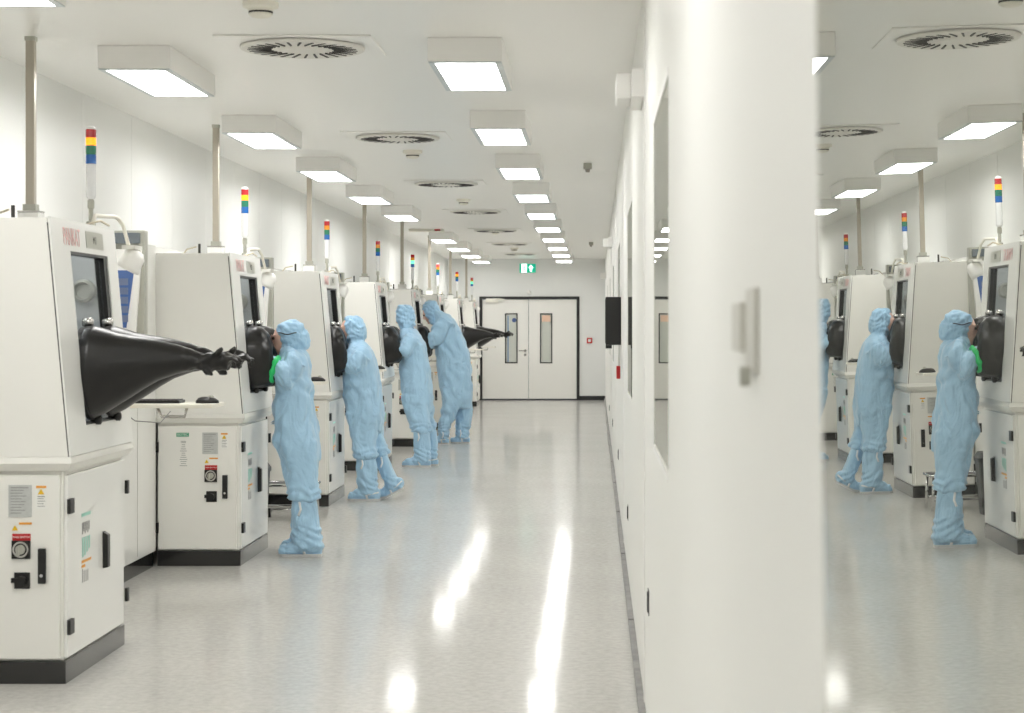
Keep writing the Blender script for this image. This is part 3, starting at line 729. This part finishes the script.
    for k in (0, 1):
        o = bpy.data.objects.new('rubber_glove', GLD[1, k]); C.objects.link(o); o.parent = R
    return R
Y0, DY = 8.17, 4.02
station = build_station()
LABS = ['white glovebox workstation closest to the camera, one long black glove reaching far over the aisle',
        'white glovebox workstation where the person with green glove cuffs stands',
        'white glovebox workstation used by the person standing with one heel raised',
        'white glovebox workstation used by the third person from the camera',
        'white glovebox workstation used by the tall person bending forward',
        'white glovebox workstation just past the tall bending person, no glove sticking out',
        'white glovebox workstation second from the double door, black gloves sticking out',
        'white glovebox workstation beside the double door, black gloves sticking out']
STATE = ['out', 1, 2, 3, 4, 5, 'out', 'out']
LITS = [('amber',), ('amber',), (), (), ('green',), ('red',), ('amber',), ('green',)]
STN = [station]
for k in range(1, 8): STN.append(dup(station, (0, 0, 0)))
for k, s in enumerate(STN):
    s.location = (0, Y0 + DY * k, 0); s['label'] = LABS[k]; s['group'] = 'row of glovebox workstations'
    gi = 0
    for ch in children_of(s):
        if ch.name.startswith('rubber_glove'):
            ch.data = GLD[STATE[k], gi]; gi += 1
        if ch.name.startswith('stack_light'):
            for g in children_of(ch):
                for nm in LITS[k]:
                    if g.name.startswith(nm): g.data = SEGMESH[nm, 1]
        if ch.name.startswith('front_frame'):
            text_mesh('number_text', 'M%d' % (k + 1), M_DINK, ch, .05, face_posx(lean(1.887) + .0026, .71, 1.887, .0898) @ Matrix.Diagonal((1, 1, 1, 1)))
        if k == 7 and ch.name.startswith('rear_cabinet'):
            pass
# the last rear cabinet must stop at the end wall
last = STN[7]
for ch in children_of(last):
    if ch.name.startswith('rear_cabinet'):
        for g in [ch] + children_of(ch):
            me = g.data.copy()
            for v in me.vertices:
                v.co.y = min(v.co.y, YEND - last.location.y - .03)
            g.data = me

# keyboards and trackballs on the trays
for k, who in enumerate(('behind the long black glove', 'behind the person with green cuffs', 'behind the person with one heel raised')):
    yb = Y0 + DY * k
    kb = thing('keyboard', 'thin dark keyboard on the pull-out tray ' + who, 'keyboard', (-2.3, yb + 2.06, 1.097), 'keyboards on the trays')
    b = bm_new(); bx(b, -.13, .13, -.075, .075, 0, .014); obj('keyboard_base', b, M_BLACK, kb, bevel=.003)
    b = bm_new()
    for i in range(12):
        for j in range(5): bx(b, -.122 + i * .0205, -.105 + i * .0205, -.066 + j * .027, -.043 + j * .027, .0145, .019)
    obj('keys', b, M_SEAM, kb)
    tb = thing('trackball', 'black trackball mouse on the tray ' + who, 'mouse', (-2.035, yb + 2.04, 1.097), 'trackballs on the trays')
    b = bm_new(); rings(b, [ellring((0, 0, 0), .062, .05, 20), ellring((0, 0, .012), .06, .048, 20), ellring((-.004, 0, .026), .045, .036, 20), ellring((-.008, 0, .032), .022, .02, 20)]); obj('mouse_body', b, M_BLACK, tb, smooth=True)
    b = bm_new(); bmesh.ops.create_uvsphere(b, u_segments=14, v_segments=8, radius=.016, matrix=Matrix.Translation((.02, 0, .027))); obj('ball', b, M_GREYPL, tb, smooth=True)

# ------------------------------------------------------------------ poles from the workstation roofs to the ceiling
WHO = ['closest to the camera', 'of the person with green cuffs', 'of the person with one heel raised', 'of the third person from the camera', 'of the tall bending person',
       'just past the tall bending person', 'second from the double door', 'beside the double door']
pole = None
POLE_X = [-2.657, -2.57, -2.53, -2.52, -2.51, -2.50, -2.485, -2.48]
for k in range(8):
    loc = (POLE_X[k], Y0 + DY * k + 1.0, 1.9565)
    lab = 'beige metal pole to the ceiling on the workstation ' + WHO[k]
    if pole is None:
        pole = thing('support_pole', lab, 'pole', loc, 'poles on the workstation roofs')
        hgt = CEIL - 1.9565
        b = bm_new(); bx(b, -.0205, .0205, -.0205, .0205, .085, hgt - .001); obj('pole_tube', b, M_POLE, pole, bevel=.003)
        b = bm_new(); bx(b, -.05, .05, -.05, .05, .076, .084); bp = obj('base_plate', b, M_STEEL, pole)
        b = bm_new(); bx(b, -.03, .03, -.03, -.021, .085, .115); bx(b, .021, .03, -.021, .03, .085, .115); obj('base_clamp', b, M_GREYPL, bp)
        b = bm_new(); bx(b, -.024, .024, -.024, .024, hgt - .02, hgt); tc_ = obj('top_clamp', b, M_GREYPL, pole)
        b = bm_new(); bx(b, -.05, .05, -.05, .05, 0, .0755); obj('base_block', b, M_PAINT2, pole, bevel=.003)
    else: dup(pole, loc, lab)

# ------------------------------------------------------------------ step stool and waste bin between stations
st = thing('step_stool', 'low chrome step stool on the floor behind the person with green cuffs', 'step stool', (-2.41, 15.2, 0))
b = bm_new(); bx(b, -.22, .22, -.15, .15, .262, .278); obj('tread', b, mat('stool_tread', srgb(70, 72, 74), .5), st, bevel=.003)
for sx in (-1, 1):
    for sy in (-1, 1):
        b = bm_new(); tube(b, [(sx * .21, sy * .14, .262), (sx * .225, sy * .15, 0.0)], .011, 10); obj('leg', b, M_CHROME, st, smooth=True)
b = bm_new()
tube(b, [(-.235, -.16, .27), (.235, -.16, .27), (.235, .16, .27), (-.235, .16, .27), (-.235, -.16, .27)], .012, 8); obj('top_rail', b, M_CHROME, st, smooth=True)
b = bm_new()
for sy in (-1, 1): tube(b, [(-.222, sy * .149, .085), (.222, sy * .149, .085)], .009, 8)
obj('stretcher', b, M_CHROME, st, smooth=True)
wb = thing('waste_bin', 'black plastic waste bin on the floor beside the chrome step stool', 'waste bin', (-2.595, 14.75, 0))
b = bm_new(); rings(b, [ellring((0, 0, 0), .095, .12, 24, 4), ellring((0, 0, .40), .12, .15, 24, 4), ellring((0, 0, .40), .11, .14, 24, 4), ellring((0, 0, .02), .085, .11, 24, 4)]); obj('bin_body', b, M_BIN, wb)
b = bm_new(); rings(b, [ellring((0, 0, .401), .128, .158, 24, 4), ellring((0, 0, .43), .128, .158, 24, 4), ellring((.02, 0, .47), .08, .12, 24, 4)]); obj('bin_lid', b, M_BIN, wb)

# ------------------------------------------------------------------ people
def fold(p, seed, amp, zref=None):
    q = Vector((p.x + seed * 3.1, p.y + seed, p.z))
    w1 = noise.noise(q * 4.2) * 5
    m1 = max(0.0, noise.noise(q * 3.3 + Vector((9, 2, 5))) + .25)
    m2 = max(0.0, noise.noise(q * 3.0 + Vector((2, 8, 1))) + .2)
    drag = math.sin(34 * (p.z * .8 + p.x * .9) + 12 * p.y + w1) * m1            # diagonal drag folds
    vert = math.sin(30 * p.x + 34 * p.y + w1 * 1.2 + 5 * p.z) * m2              # long hanging folds
    a = noise.noise(Vector((q.x * 13, q.y * 13, q.z * 5)))
    r = (1 - abs(noise.noise(Vector((q.x * 9, q.y * 9 + 9, q.z * 7)))) * 2.5)
    c = noise.noise(q * 24)
    return amp * (1.25 * drag + 1.0 * vert + .7 * a + .5 * r + .3 * c)
def person(pid, label, Yc, rows, legs, boots, arms, hood, head, eyes_px, glasses=None, cuffs=False, seed=1, headtilt=0.0):
    """every table is in image pixels at depth Yc: (py, x_left, x_right, half width along the corridor)"""
    S = F / Yc
    ox = wx(sum(bt['toe'] + bt['heel'] for bt in boots) / (2 * len(boots)), Yc)
    def PX(px): return wx(px, Yc) - ox
    def PZ(py): return wz(py, Yc)
    def loft(bm, rws, yoff, n=28, p=2.2):
        rs = []
        for (py, a, c, hw) in rws:
            rs.append(ellring(((PX(a) + PX(c)) / 2, yoff, PZ(py)), (PX(c) - PX(a)) / 2, hw, n, p))
        rings(bm, rs)
    def path(bm, pts, shrink=1.0, n=16):     # arm: (px, py, dy, r)
        tube(bm, [(PX(a), dy, PZ(bb)) for (a, bb, dy, r) in pts], [r * shrink for (a, bb, dy, r) in pts], n)
    # skin body under the clothes: one continuous figure with hands
    hx, hy, hz = PX(head[0]), 0.0, PZ(head[1])
    b = bm_new()
    bmesh.ops.create_uvsphere(b, u_segments=20, v_segments=14, radius=1, matrix=Matrix.Translation((hx, 0, hz + .015)) @ Matrix.Diagonal((.094, .074, .105, 1)))
    Rm = Matrix.Translation((hx, 0, hz)) @ Matrix.Rotation(headtilt, 4, 'Y')
    def hp(x, y, z): return tuple(Rm @ Vector((x, y, z)))
    def blob(x, y, z, a, b_, c): bmesh.ops.create_uvsphere(b, u_segments=14, v_segments=10, radius=1, matrix=Rm @ Matrix.Translation((x, y, z)) @ Matrix.Diagonal((a, b_, c, 1)))
    blob(-.04, 0, -.045, .052, .052, .062)           # jaw
    blob(-.082, 0, -.098, .018, .024, .016)          # chin
    tube(b, [hp(-.086, 0, .02), hp(-.108, 0, -.022), hp(-.088, 0, -.034)], [.010, .014, .012], 8)   # nose
    blob(-.088, 0, -.058, .012, .024, .007); blob(-.086, 0, -.070, .012, .021, .007)                  # lips
    blob(-.078, .032, .032, .014, .024, .010); blob(-.078, -.032, .032, .014, .024, .010)              # brow
    blob(.005, .076, -.01, .018, .008, .03); blob(.005, -.076, -.01, .018, .008, .03)                   # ears
    tr = rows[2:]
    tube(b, [hp(.012, 0, -.04), ((PX(tr[0][1]) + PX(tr[0][2])) / 2, 0, PZ(tr[0][0]) - .02)], [.058, .065], 14)
    loft(b, [(py, a + (c - a) * .2, c - (c - a) * .2, hw * .72) for (py, a, c, hw) in rows[1:]], 0, 20)
    for i, lg in enumerate(legs):
        loft(b, [(py, a + (c - a) * .26, c - (c - a) * .26, hw * .62) for (py, a, c, hw) in lg['rows']], lg['dy'], 14)
        bt = boots[i]
        loft(b, [(py, a + (c - a) * .28, c - (c - a) * .28, hw * .6) for (py, a, c, hw) in bt['rows']], lg['dy'], 14)
        lf_ = bt.get('lift', 0.0); tube(b, [(PX(bt['heel']) - .06, lg['dy'], .068 + lf_ * .75), ((PX(bt['toe']) + PX(bt['heel'])) / 2, lg['dy'], .058 + lf_ * .12), (PX(bt['toe']) + .06, lg['dy'], .045)], [.026, .026, .02], 10)
        tube(b, [((PX(bt['rows'][-1][1]) + PX(bt['rows'][-1][2])) / 2, lg['dy'], PZ(bt['rows'][-1][0]) + .03), (PX(bt['heel']) - .06, lg['dy'], .068 + lf_ * .75)], [.034, .026], 10)
    for pts in arms:
        path(b, pts, .62, 12)
        (a1, b1, d1, r1) = pts[-1]
        w = Vector((PX(a1), d1, PZ(b1)))
        tube(b, [w, w + Vector((-.06, 0, -.02)), w + Vector((-.11, 0, -.03))], [.026, .034, .028], 10)
        sgn = 1 if d1 > 0 else -1
        for j, (v, l) in enumerate(((-.027, .066), (-.009, .076), (.010, .072), (.027, .056))):
            tube(b, [w + Vector((-.095, v, -.028)), w + Vector((-.095 - l * .5, v * 1.1, -.036)), w + Vector((-.095 - l, v * 1.15, -.056))], [.0098, .009, .0078], 8)
        tube(b, [w + Vector((-.03, -sgn * .022, -.012)), w + Vector((-.065, -sgn * .048, -.016)), w + Vector((-.095, -sgn * .05, -.026))], [.013, .011, .009], 8)
    me = remeshed(b, .0075, 2, .5)
    P = mesh_obj('person', me, M_SKIN); P.location = (ox, Yc, 0)
    tag(P, label, 'person', 'people in light blue cleanroom coveralls')
    for sgn in (-1, 1):
        b = bm_new(); bmesh.ops.create_uvsphere(b, u_segments=12, v_segments=8, radius=.012, matrix=Rm @ Matrix.Translation((-.084, sgn * .031, .014))); obj('eye', b, M_EYE, P, smooth=True)
    # coverall
    b = bm_new(); loft(b, rows, 0)
    for lg in legs: loft(b, lg['rows'], lg['dy'])
    for pts in arms:
        path(b, pts)
    me = remeshed(b, .011, 5, .6)
    zk = [PZ(lg['rows'][-1][0]) for lg in legs]
    for v in me.vertices:
        amp = .0125
        f_ = fold(v.co, seed, amp)
        kz = min(abs(v.co.z - (z + .03)) for z in zk)
        if kz < .09:      # gathered cloth above the boots
            f_ += .010 * (1 - kz / .09) * math.sin(v.co.z * 120 + 6 * noise.noise(v.co * 9)) * .9
        for pts in arms:  # elbow creases
            e = pts[1]; ev = Vector((PX(e[0]), e[2], PZ(e[1]))); dd = (v.co - ev).length
            if dd < .13: f_ += .007 * (1 - dd / .13) * math.sin((v.co.x + v.co.z) * 120 + 4 * noise.noise(v.co * 8))
        v.co += v.normal * f_
    cv = mesh_obj('coverall', me, M_SUIT, P)
    # hood
    b = bm_new(); loft(b, hood, 0, p=2.1)
    me = remeshed(b, .009, 4, .6)
    for v in me.vertices:
        f_ = .010 * noise.noise(Vector((v.co.x * 16 + seed, v.co.y * 14, v.co.z * 30))) + .008 * noise.noise(v.co * 34) + .0035 * math.sin(v.co.z * 110 + v.co.x * 50 + 8 * noise.noise(v.co * 9 + Vector((seed, 0, 0))))
        v.co += v.normal * f_
    hd = mesh_obj('hood', me, M_HOOD, P)
    if glasses:
        g0, g1, gy = glasses
        b = bm_new(); rows_h = sorted(hood, key=lambda r: abs(r[0] - gy))[0]
        A = (PX(rows_h[2]) - PX(rows_h[1])) / 2; cx = (PX(rows_h[1]) + PX(rows_h[2])) / 2; B = rows_h[3]
        for sgn in (-1, 1):
            pts = []
            for k in range(9):
                x = PX(g0) + (PX(g1) - PX(g0)) * k / 8
                t = max(-1, min(1, (x - cx) / A)); y_ = B * math.sqrt(max(0, 1 - abs(t) ** 2.1)) + .006
                pts.append((x, sgn * y_, PZ(gy) + .006 * math.sin(k)))
            tube(b, pts, .0042, 6)
        gl = obj('safety_glasses', b, M_GLASSES, P, smooth=True)
        b = bm_new()
        for sgn in (-1, 1): bmesh.ops.create_uvsphere(b, u_segments=14, v_segments=8, radius=1, matrix=Rm @ Matrix.Translation((-.098, sgn * .034, .014)) @ Matrix.Diagonal((.007, .032, .022, 1)))
        obj('lens', b, M_LENS, gl, smooth=True)
    # boots
    for i, bt in enumerate(boots):
        dy = legs[i]['dy']; g = bt.get('gz', 0.0)
        b = bm_new(); loft(b, bt['rows'], dy, 24)
        xh, xt = PX(bt['heel']), PX(bt['toe']); L_ = xh - xt; lift = bt.get('lift', 0.0)
        fr_ = [(0, .034, .06), (.06, .046, .1), (.2, .052, .125), (.38, .055, .12), (.55, .056, .105), (.75, .056, .084), (.9, .048, .066), (1.0, .026, .042)]
        rs = []
        for (t, hw, h) in fr_:
            x = xh - L_ * t; z0 = lift * max(0, 1 - t / .62) + .008
            rs.append([(x, dy + hw * math.cos(2 * PI * k / 20), z0 + h * .5 + (h * .5) * max(-1, min(1, 1.25 * math.sin(2 * PI * k / 20)))) for k in range(20)])
        rings(b, rs)
        me = remeshed(b, .009, 3, .6)
        for v in me.vertices:
            amp = .006 if v.co.z > .04 + lift * .5 else .0015
            f_ = fold(v.co, seed + i * 2 + 5, amp) + (.005 * math.sin(v.co.z * 95 + v.co.x * 60 + 4 * noise.noise(v.co * 7)) if .06 < v.co.z < .2 else 0)
            v.co += v.normal * f_
        bo = mesh_obj('boot_cover', me, M_SUIT, P)
        b = bm_new(); rs = []
        for (t, hw, h) in fr_:
            x = xh - L_ * t; z0 = lift * max(0, 1 - t / .62)
            rs.append([(x, dy - hw * 1.02, z0), (x, dy + hw * 1.02, z0), (x, dy + hw * 1.08, z0 + .02), (x, dy - hw * 1.08, z0 + .02)])
        rings(b, rs); obj('sole', b, M_SOLE, bo)
        b = bm_new()
        # instep strap
        def yw(t): return .052
        pts = []
        for k in range(11):
            a = PI * k / 10
            pts.append((xh - L_ * (.36 + .16 * math.sin(a)), dy - .062 * math.cos(a), lift * .4 + .02 + .105 * math.sin(a)))
        tube(b, pts, .009, 6)
        pts = [(xh - L_ * (.38), dy - .062, lift * .4 + .055), (xh - L_ * .2, dy - .060, .065 + lift * .6), (xh - L_ * .02, dy - .042, .075 + lift)]
        tube(b, pts, .007, 6)
        zt = PZ(bt['rows'][0][0]) - .01; xf = PX(bt['rows'][0][1]) + .06
        tube(b, [(xf, dy - bt['rows'][0][3] - .004, zt), (xf + .01, dy - bt['rows'][0][3] - .012, zt - .05), (xf - .005, dy - bt['rows'][0][3] - .012, zt - .09)], .008, 6)
        obj('strap', b, M_STRAP, bo, smooth=True)
    if cuffs:
        for pts in arms:
            (a0, b0, d0, r0), (a1, b1, d1, r1) = pts[-2], pts[-1]
            b = bm_new(); p0 = Vector((PX(a0), d0, PZ(b0))); p1 = Vector((PX(a1), d1, PZ(b1)))
            q0 = p0 + (p1 - p0) * -.13; q1 = p0 + (p1 - p0) * .06
            tube(b, [q0, (q0 + q1) / 2, q1], [.086, .096, .094], 24); me = remeshed(b, .009, 1)
            for v in me.vertices: v.co += v.normal * .004 * math.sin(v.co.z * 90)
            mesh_obj('green_cuff', me, M_CUFF, P)
    return P

person('a', 'person in light blue coverall with green glove cuffs and dark glasses, upright at glovebox', 12.78,
    rows=[(344, 287, 300, .075), (349, 283, 305, .13), (355, 281, 309, .195), (366, 279, 311, .22), (385, 277, 312, .205), (400, 274, 312.5, .19), (420, 273, 315.5, .195), (436, 274, 319.5, .20), (450, 278, 320.5, .19), (460, 283, 319, .13)],
    legs=[dict(dy=-.085, rows=[(440, 275, 320, .11), (460, 282.5, 320.5, .105), (478, 287, 318, .095), (489, 288.5, 320, .098), (496, 289, 321.5, .10), (500, 293, 318, .085)]),
          dict(dy=.09, rows=[(440, 275, 314, .11), (460, 281, 313, .10), (480, 286, 309, .09), (494, 287, 308, .09), (499, 290, 305, .075)])],
    boots=[dict(rows=[(498, 294, 317.5, .078), (505, 294, 319, .078), (520, 294.5, 321, .08), (536, 294.5, 324, .086), (545, 295, 325.5, .088), (549, 298, 323, .07)], toe=281, heel=323.5, ground=558),
           dict(rows=[(498, 289, 305, .07), (520, 289, 306, .07), (540, 289, 308, .078), (547, 292, 306, .06)], toe=277.5, heel=312, ground=554)],
    arms=[[(299, 361, -.15, .082), (290, 376, -.2, .086), (279, 368, -.18, .076), (257, 362, -.175, .05)], [(298, 361, .14, .08), (286, 374, .2, .085), (279, 366, .18, .072), (257, 362, .175, .05)]],
    hood=[(320.5, 287, 297, .04), (323, 280, 302, .08), (328, 276.5, 306, .102), (334, 277.5, 308.5, .108), (340, 279.5, 310.5, .11), (346, 280.5, 309.5, .11), (350, 282, 305, .105), (355, 283, 306, .14), (359, 284, 307, .16)],
    head=(287.5, 340), eyes_px=None, glasses=(277, 299, 333.5), cuffs=True, seed=1)
person('b', 'person in light blue coverall standing with one heel raised behind, face close to the window', 16.82,
    rows=[(340, 352, 363, .08), (345, 348, 368, .14), (351, 345, 372, .2), (362, 344.5, 376, .22), (378, 343.5, 379, .205), (395, 343.5, 382, .2), (410, 345.5, 384, .2), (422, 348.5, 383, .19), (432, 351, 381, .13)],
    legs=[dict(dy=-.08, rows=[(412, 346, 380, .12), (425, 349.5, 378.5, .105), (440, 353.5, 377, .095), (450, 355, 378, .10), (454.5, 355.5, 378.5, .10), (458, 358, 376, .08)]),
          dict(dy=.09, rows=[(412, 353, 384, .12), (425, 362, 382.5, .10), (438, 368, 382, .092), (448, 372, 386, .095), (453, 373, 388, .095), (457, 375, 386, .075)])],
    boots=[dict(rows=[(456, 357, 377, .08), (470, 357.5, 378, .082), (484, 358.5, 379.5, .085), (491, 360, 379.5, .085), (495, 362, 377, .06)], toe=349, heel=381, ground=501),
           dict(rows=[(456, 374, 387, .072), (468, 377, 391, .078), (480, 381.5, 397, .085), (487, 384, 399, .08), (490, 386, 397, .06)], toe=372, heel=402, ground=498, lift=.085)],
    arms=[[(364, 355, -.16, .09), (356, 368, -.2, .085), (347, 362, -.18, .07), (338, 352, -.175, .05)], [(364, 355, .17, .085), (356, 367, .19, .08), (347, 362, .18, .07), (338, 352, .175, .05)]],
    hood=[(315.5, 349, 357, .04), (318, 345, 361, .08), (323, 343.5, 364, .1), (329, 344.5, 366, .107), (334, 345.5, 366.5, .11), (339, 347, 365.5, .105), (343, 348, 365, .12), (347, 349, 366, .15)],
    head=(351.5, 331), eyes_px=None, seed=2)
person('c', 'person in light blue coverall with hood bent down, third from the camera', 20.84,
    rows=[(327, 402, 412, .08), (331, 400, 417, .15), (337, 400.5, 421, .205), (346, 400.5, 426.5, .22), (358, 400.5, 428.5, .205), (372, 400, 430.5, .2), (388, 401.5, 432.3, .2), (402, 403.5, 432.5, .195), (412, 407, 432, .15)],
    legs=[dict(dy=-.08, rows=[(395, 402, 430, .12), (408, 405, 430, .105), (420, 408.5, 430.5, .10), (427, 410.5, 432, .10), (430, 411.5, 433, .10), (433, 415, 430, .08)]),
          dict(dy=.10, rows=[(395, 407, 433, .12), (408, 413, 433, .105), (420, 418, 433.5, .09), (427, 421, 436, .095), (430, 422, 436, .085)])],
    boots=[dict(rows=[(431, 414, 430.5, .08), (442, 414.5, 431, .082), (454, 415, 431.5, .085), (460, 416, 431.5, .08), (463, 418, 430, .06)], toe=403, heel=431.5, ground=467),
           dict(rows=[(430, 421.5, 436, .075), (442, 422, 436.8, .08), (455, 422.5, 437.3, .08), (461, 425, 436, .06)], toe=411, heel=437.5, ground=464)],
    arms=[[(414, 340, -.16, .09), (406, 350, -.21, .092), (400, 348, -.18, .075), (390, 342, -.175, .05)], [(414, 340, .17, .09), (406, 350, .19, .085), (400, 347, .18, .07), (390, 342, .175, .05)]],
    hood=[(304.8, 401, 408, .045), (306.5, 397.5, 412, .085), (311, 396, 414.5, .1), (317, 396, 415.3, .106), (323, 397.5, 415.3, .108), (327, 399, 414.5, .1), (331, 400, 415, .12), (335, 401, 417, .15)],
    head=(406, 318), eyes_px=None, seed=3, headtilt=-.25)
person('d', 'tall person in light blue coverall bending forward with the head bowed to the window', 24.86,
    rows=[(311, 433, 441, .09), (315, 433.5, 449, .16), (321, 434, 454.5, .21), (330, 434, 460.5, .225), (342, 434.5, 466, .215), (355, 436, 469.5, .205), (370, 437, 471.5, .2), (386, 440, 472, .2), (398, 443, 472, .19), (408, 446, 471, .13)],
    legs=[dict(dy=-.09, rows=[(388, 441, 466, .12), (402, 442.5, 462, .105), (414, 441.5, 457, .10), (422, 440, 453.5, .10), (428, 439.5, 451, .10), (431, 440, 449, .08)]),
          dict(dy=.10, rows=[(388, 448, 472, .12), (402, 452, 472, .105), (414, 454.5, 471.5, .10), (422, 455, 470.5, .10), (427, 455, 469.8, .10), (430, 456, 468, .08)])],
    boots=[dict(rows=[(429.5, 439, 450, .085), (434, 438.5, 450, .09), (438, 439, 449, .075)], toe=431, heel=449.5, ground=444),
           dict(rows=[(429, 455.5, 469, .085), (434, 455, 469, .09), (438, 457, 468, .075)], toe=450, heel=469, ground=441)],
    arms=[[(448, 321, -.15, .105), (438, 336, -.2, .108), (431, 343, -.19, .085), (421, 340, -.175, .05)], [(446, 322, .17, .1), (438, 336, .19, .1), (431, 343, .18, .08), (421, 340, .175, .05)]],
    hood=[(300.5, 428.5, 434, .045), (302.5, 425, 437, .085), (306.5, 422.8, 439, .1), (311, 422.5, 440.5, .106), (316, 425, 441.5, .105), (320, 428.5, 442, .11), (325, 431.5, 444, .13)],
    head=(430.3, 313), eyes_px=None, seed=4, headtilt=-.55)

# ------------------------------------------------------------------ camera, world, view
w = bpy.data.worlds.new('world'); bpy.context.scene.world = w; w.use_nodes = True
w.node_tree.nodes['Background'].inputs['Color'].default_value = (.8, .82, .85, 1); w.node_tree.nodes['Background'].inputs['Strength'].default_value = .3
cam = bpy.data.cameras.new('camera'); co = bpy.data.objects.new('camera', cam); C.objects.link(co)
cam.sensor_width = 36; cam.sensor_fit = 'HORIZONTAL'; cam.lens = F / 1024 * 36
cam.shift_x = -(VX - 512) / 1024; cam.shift_y = -(356.5 - VY) / 1024
co.location = (0, 0, EYE); co.rotation_euler = (PI / 2, 0, 0); cam.clip_start = .05; cam.clip_end = 100
cam.dof.use_dof = True; cam.dof.focus_distance = 14.5; cam.dof.aperture_fstop = 7.1
bpy.context.scene.camera = co
sc = bpy.context.scene
sc.view_settings.view_transform = 'Standard'; sc.view_settings.look = 'None'; sc.view_settings.gamma = 1; sc.view_settings.exposure = -0.16
sc.view_settings.use_curve_mapping = False
sc.cycles.use_denoising = True
sc.cycles.max_bounces = 12; sc.cycles.diffuse_bounces = 8; sc.cycles.glossy_bounces = 6; sc.cycles.sample_clamp_indirect = 8
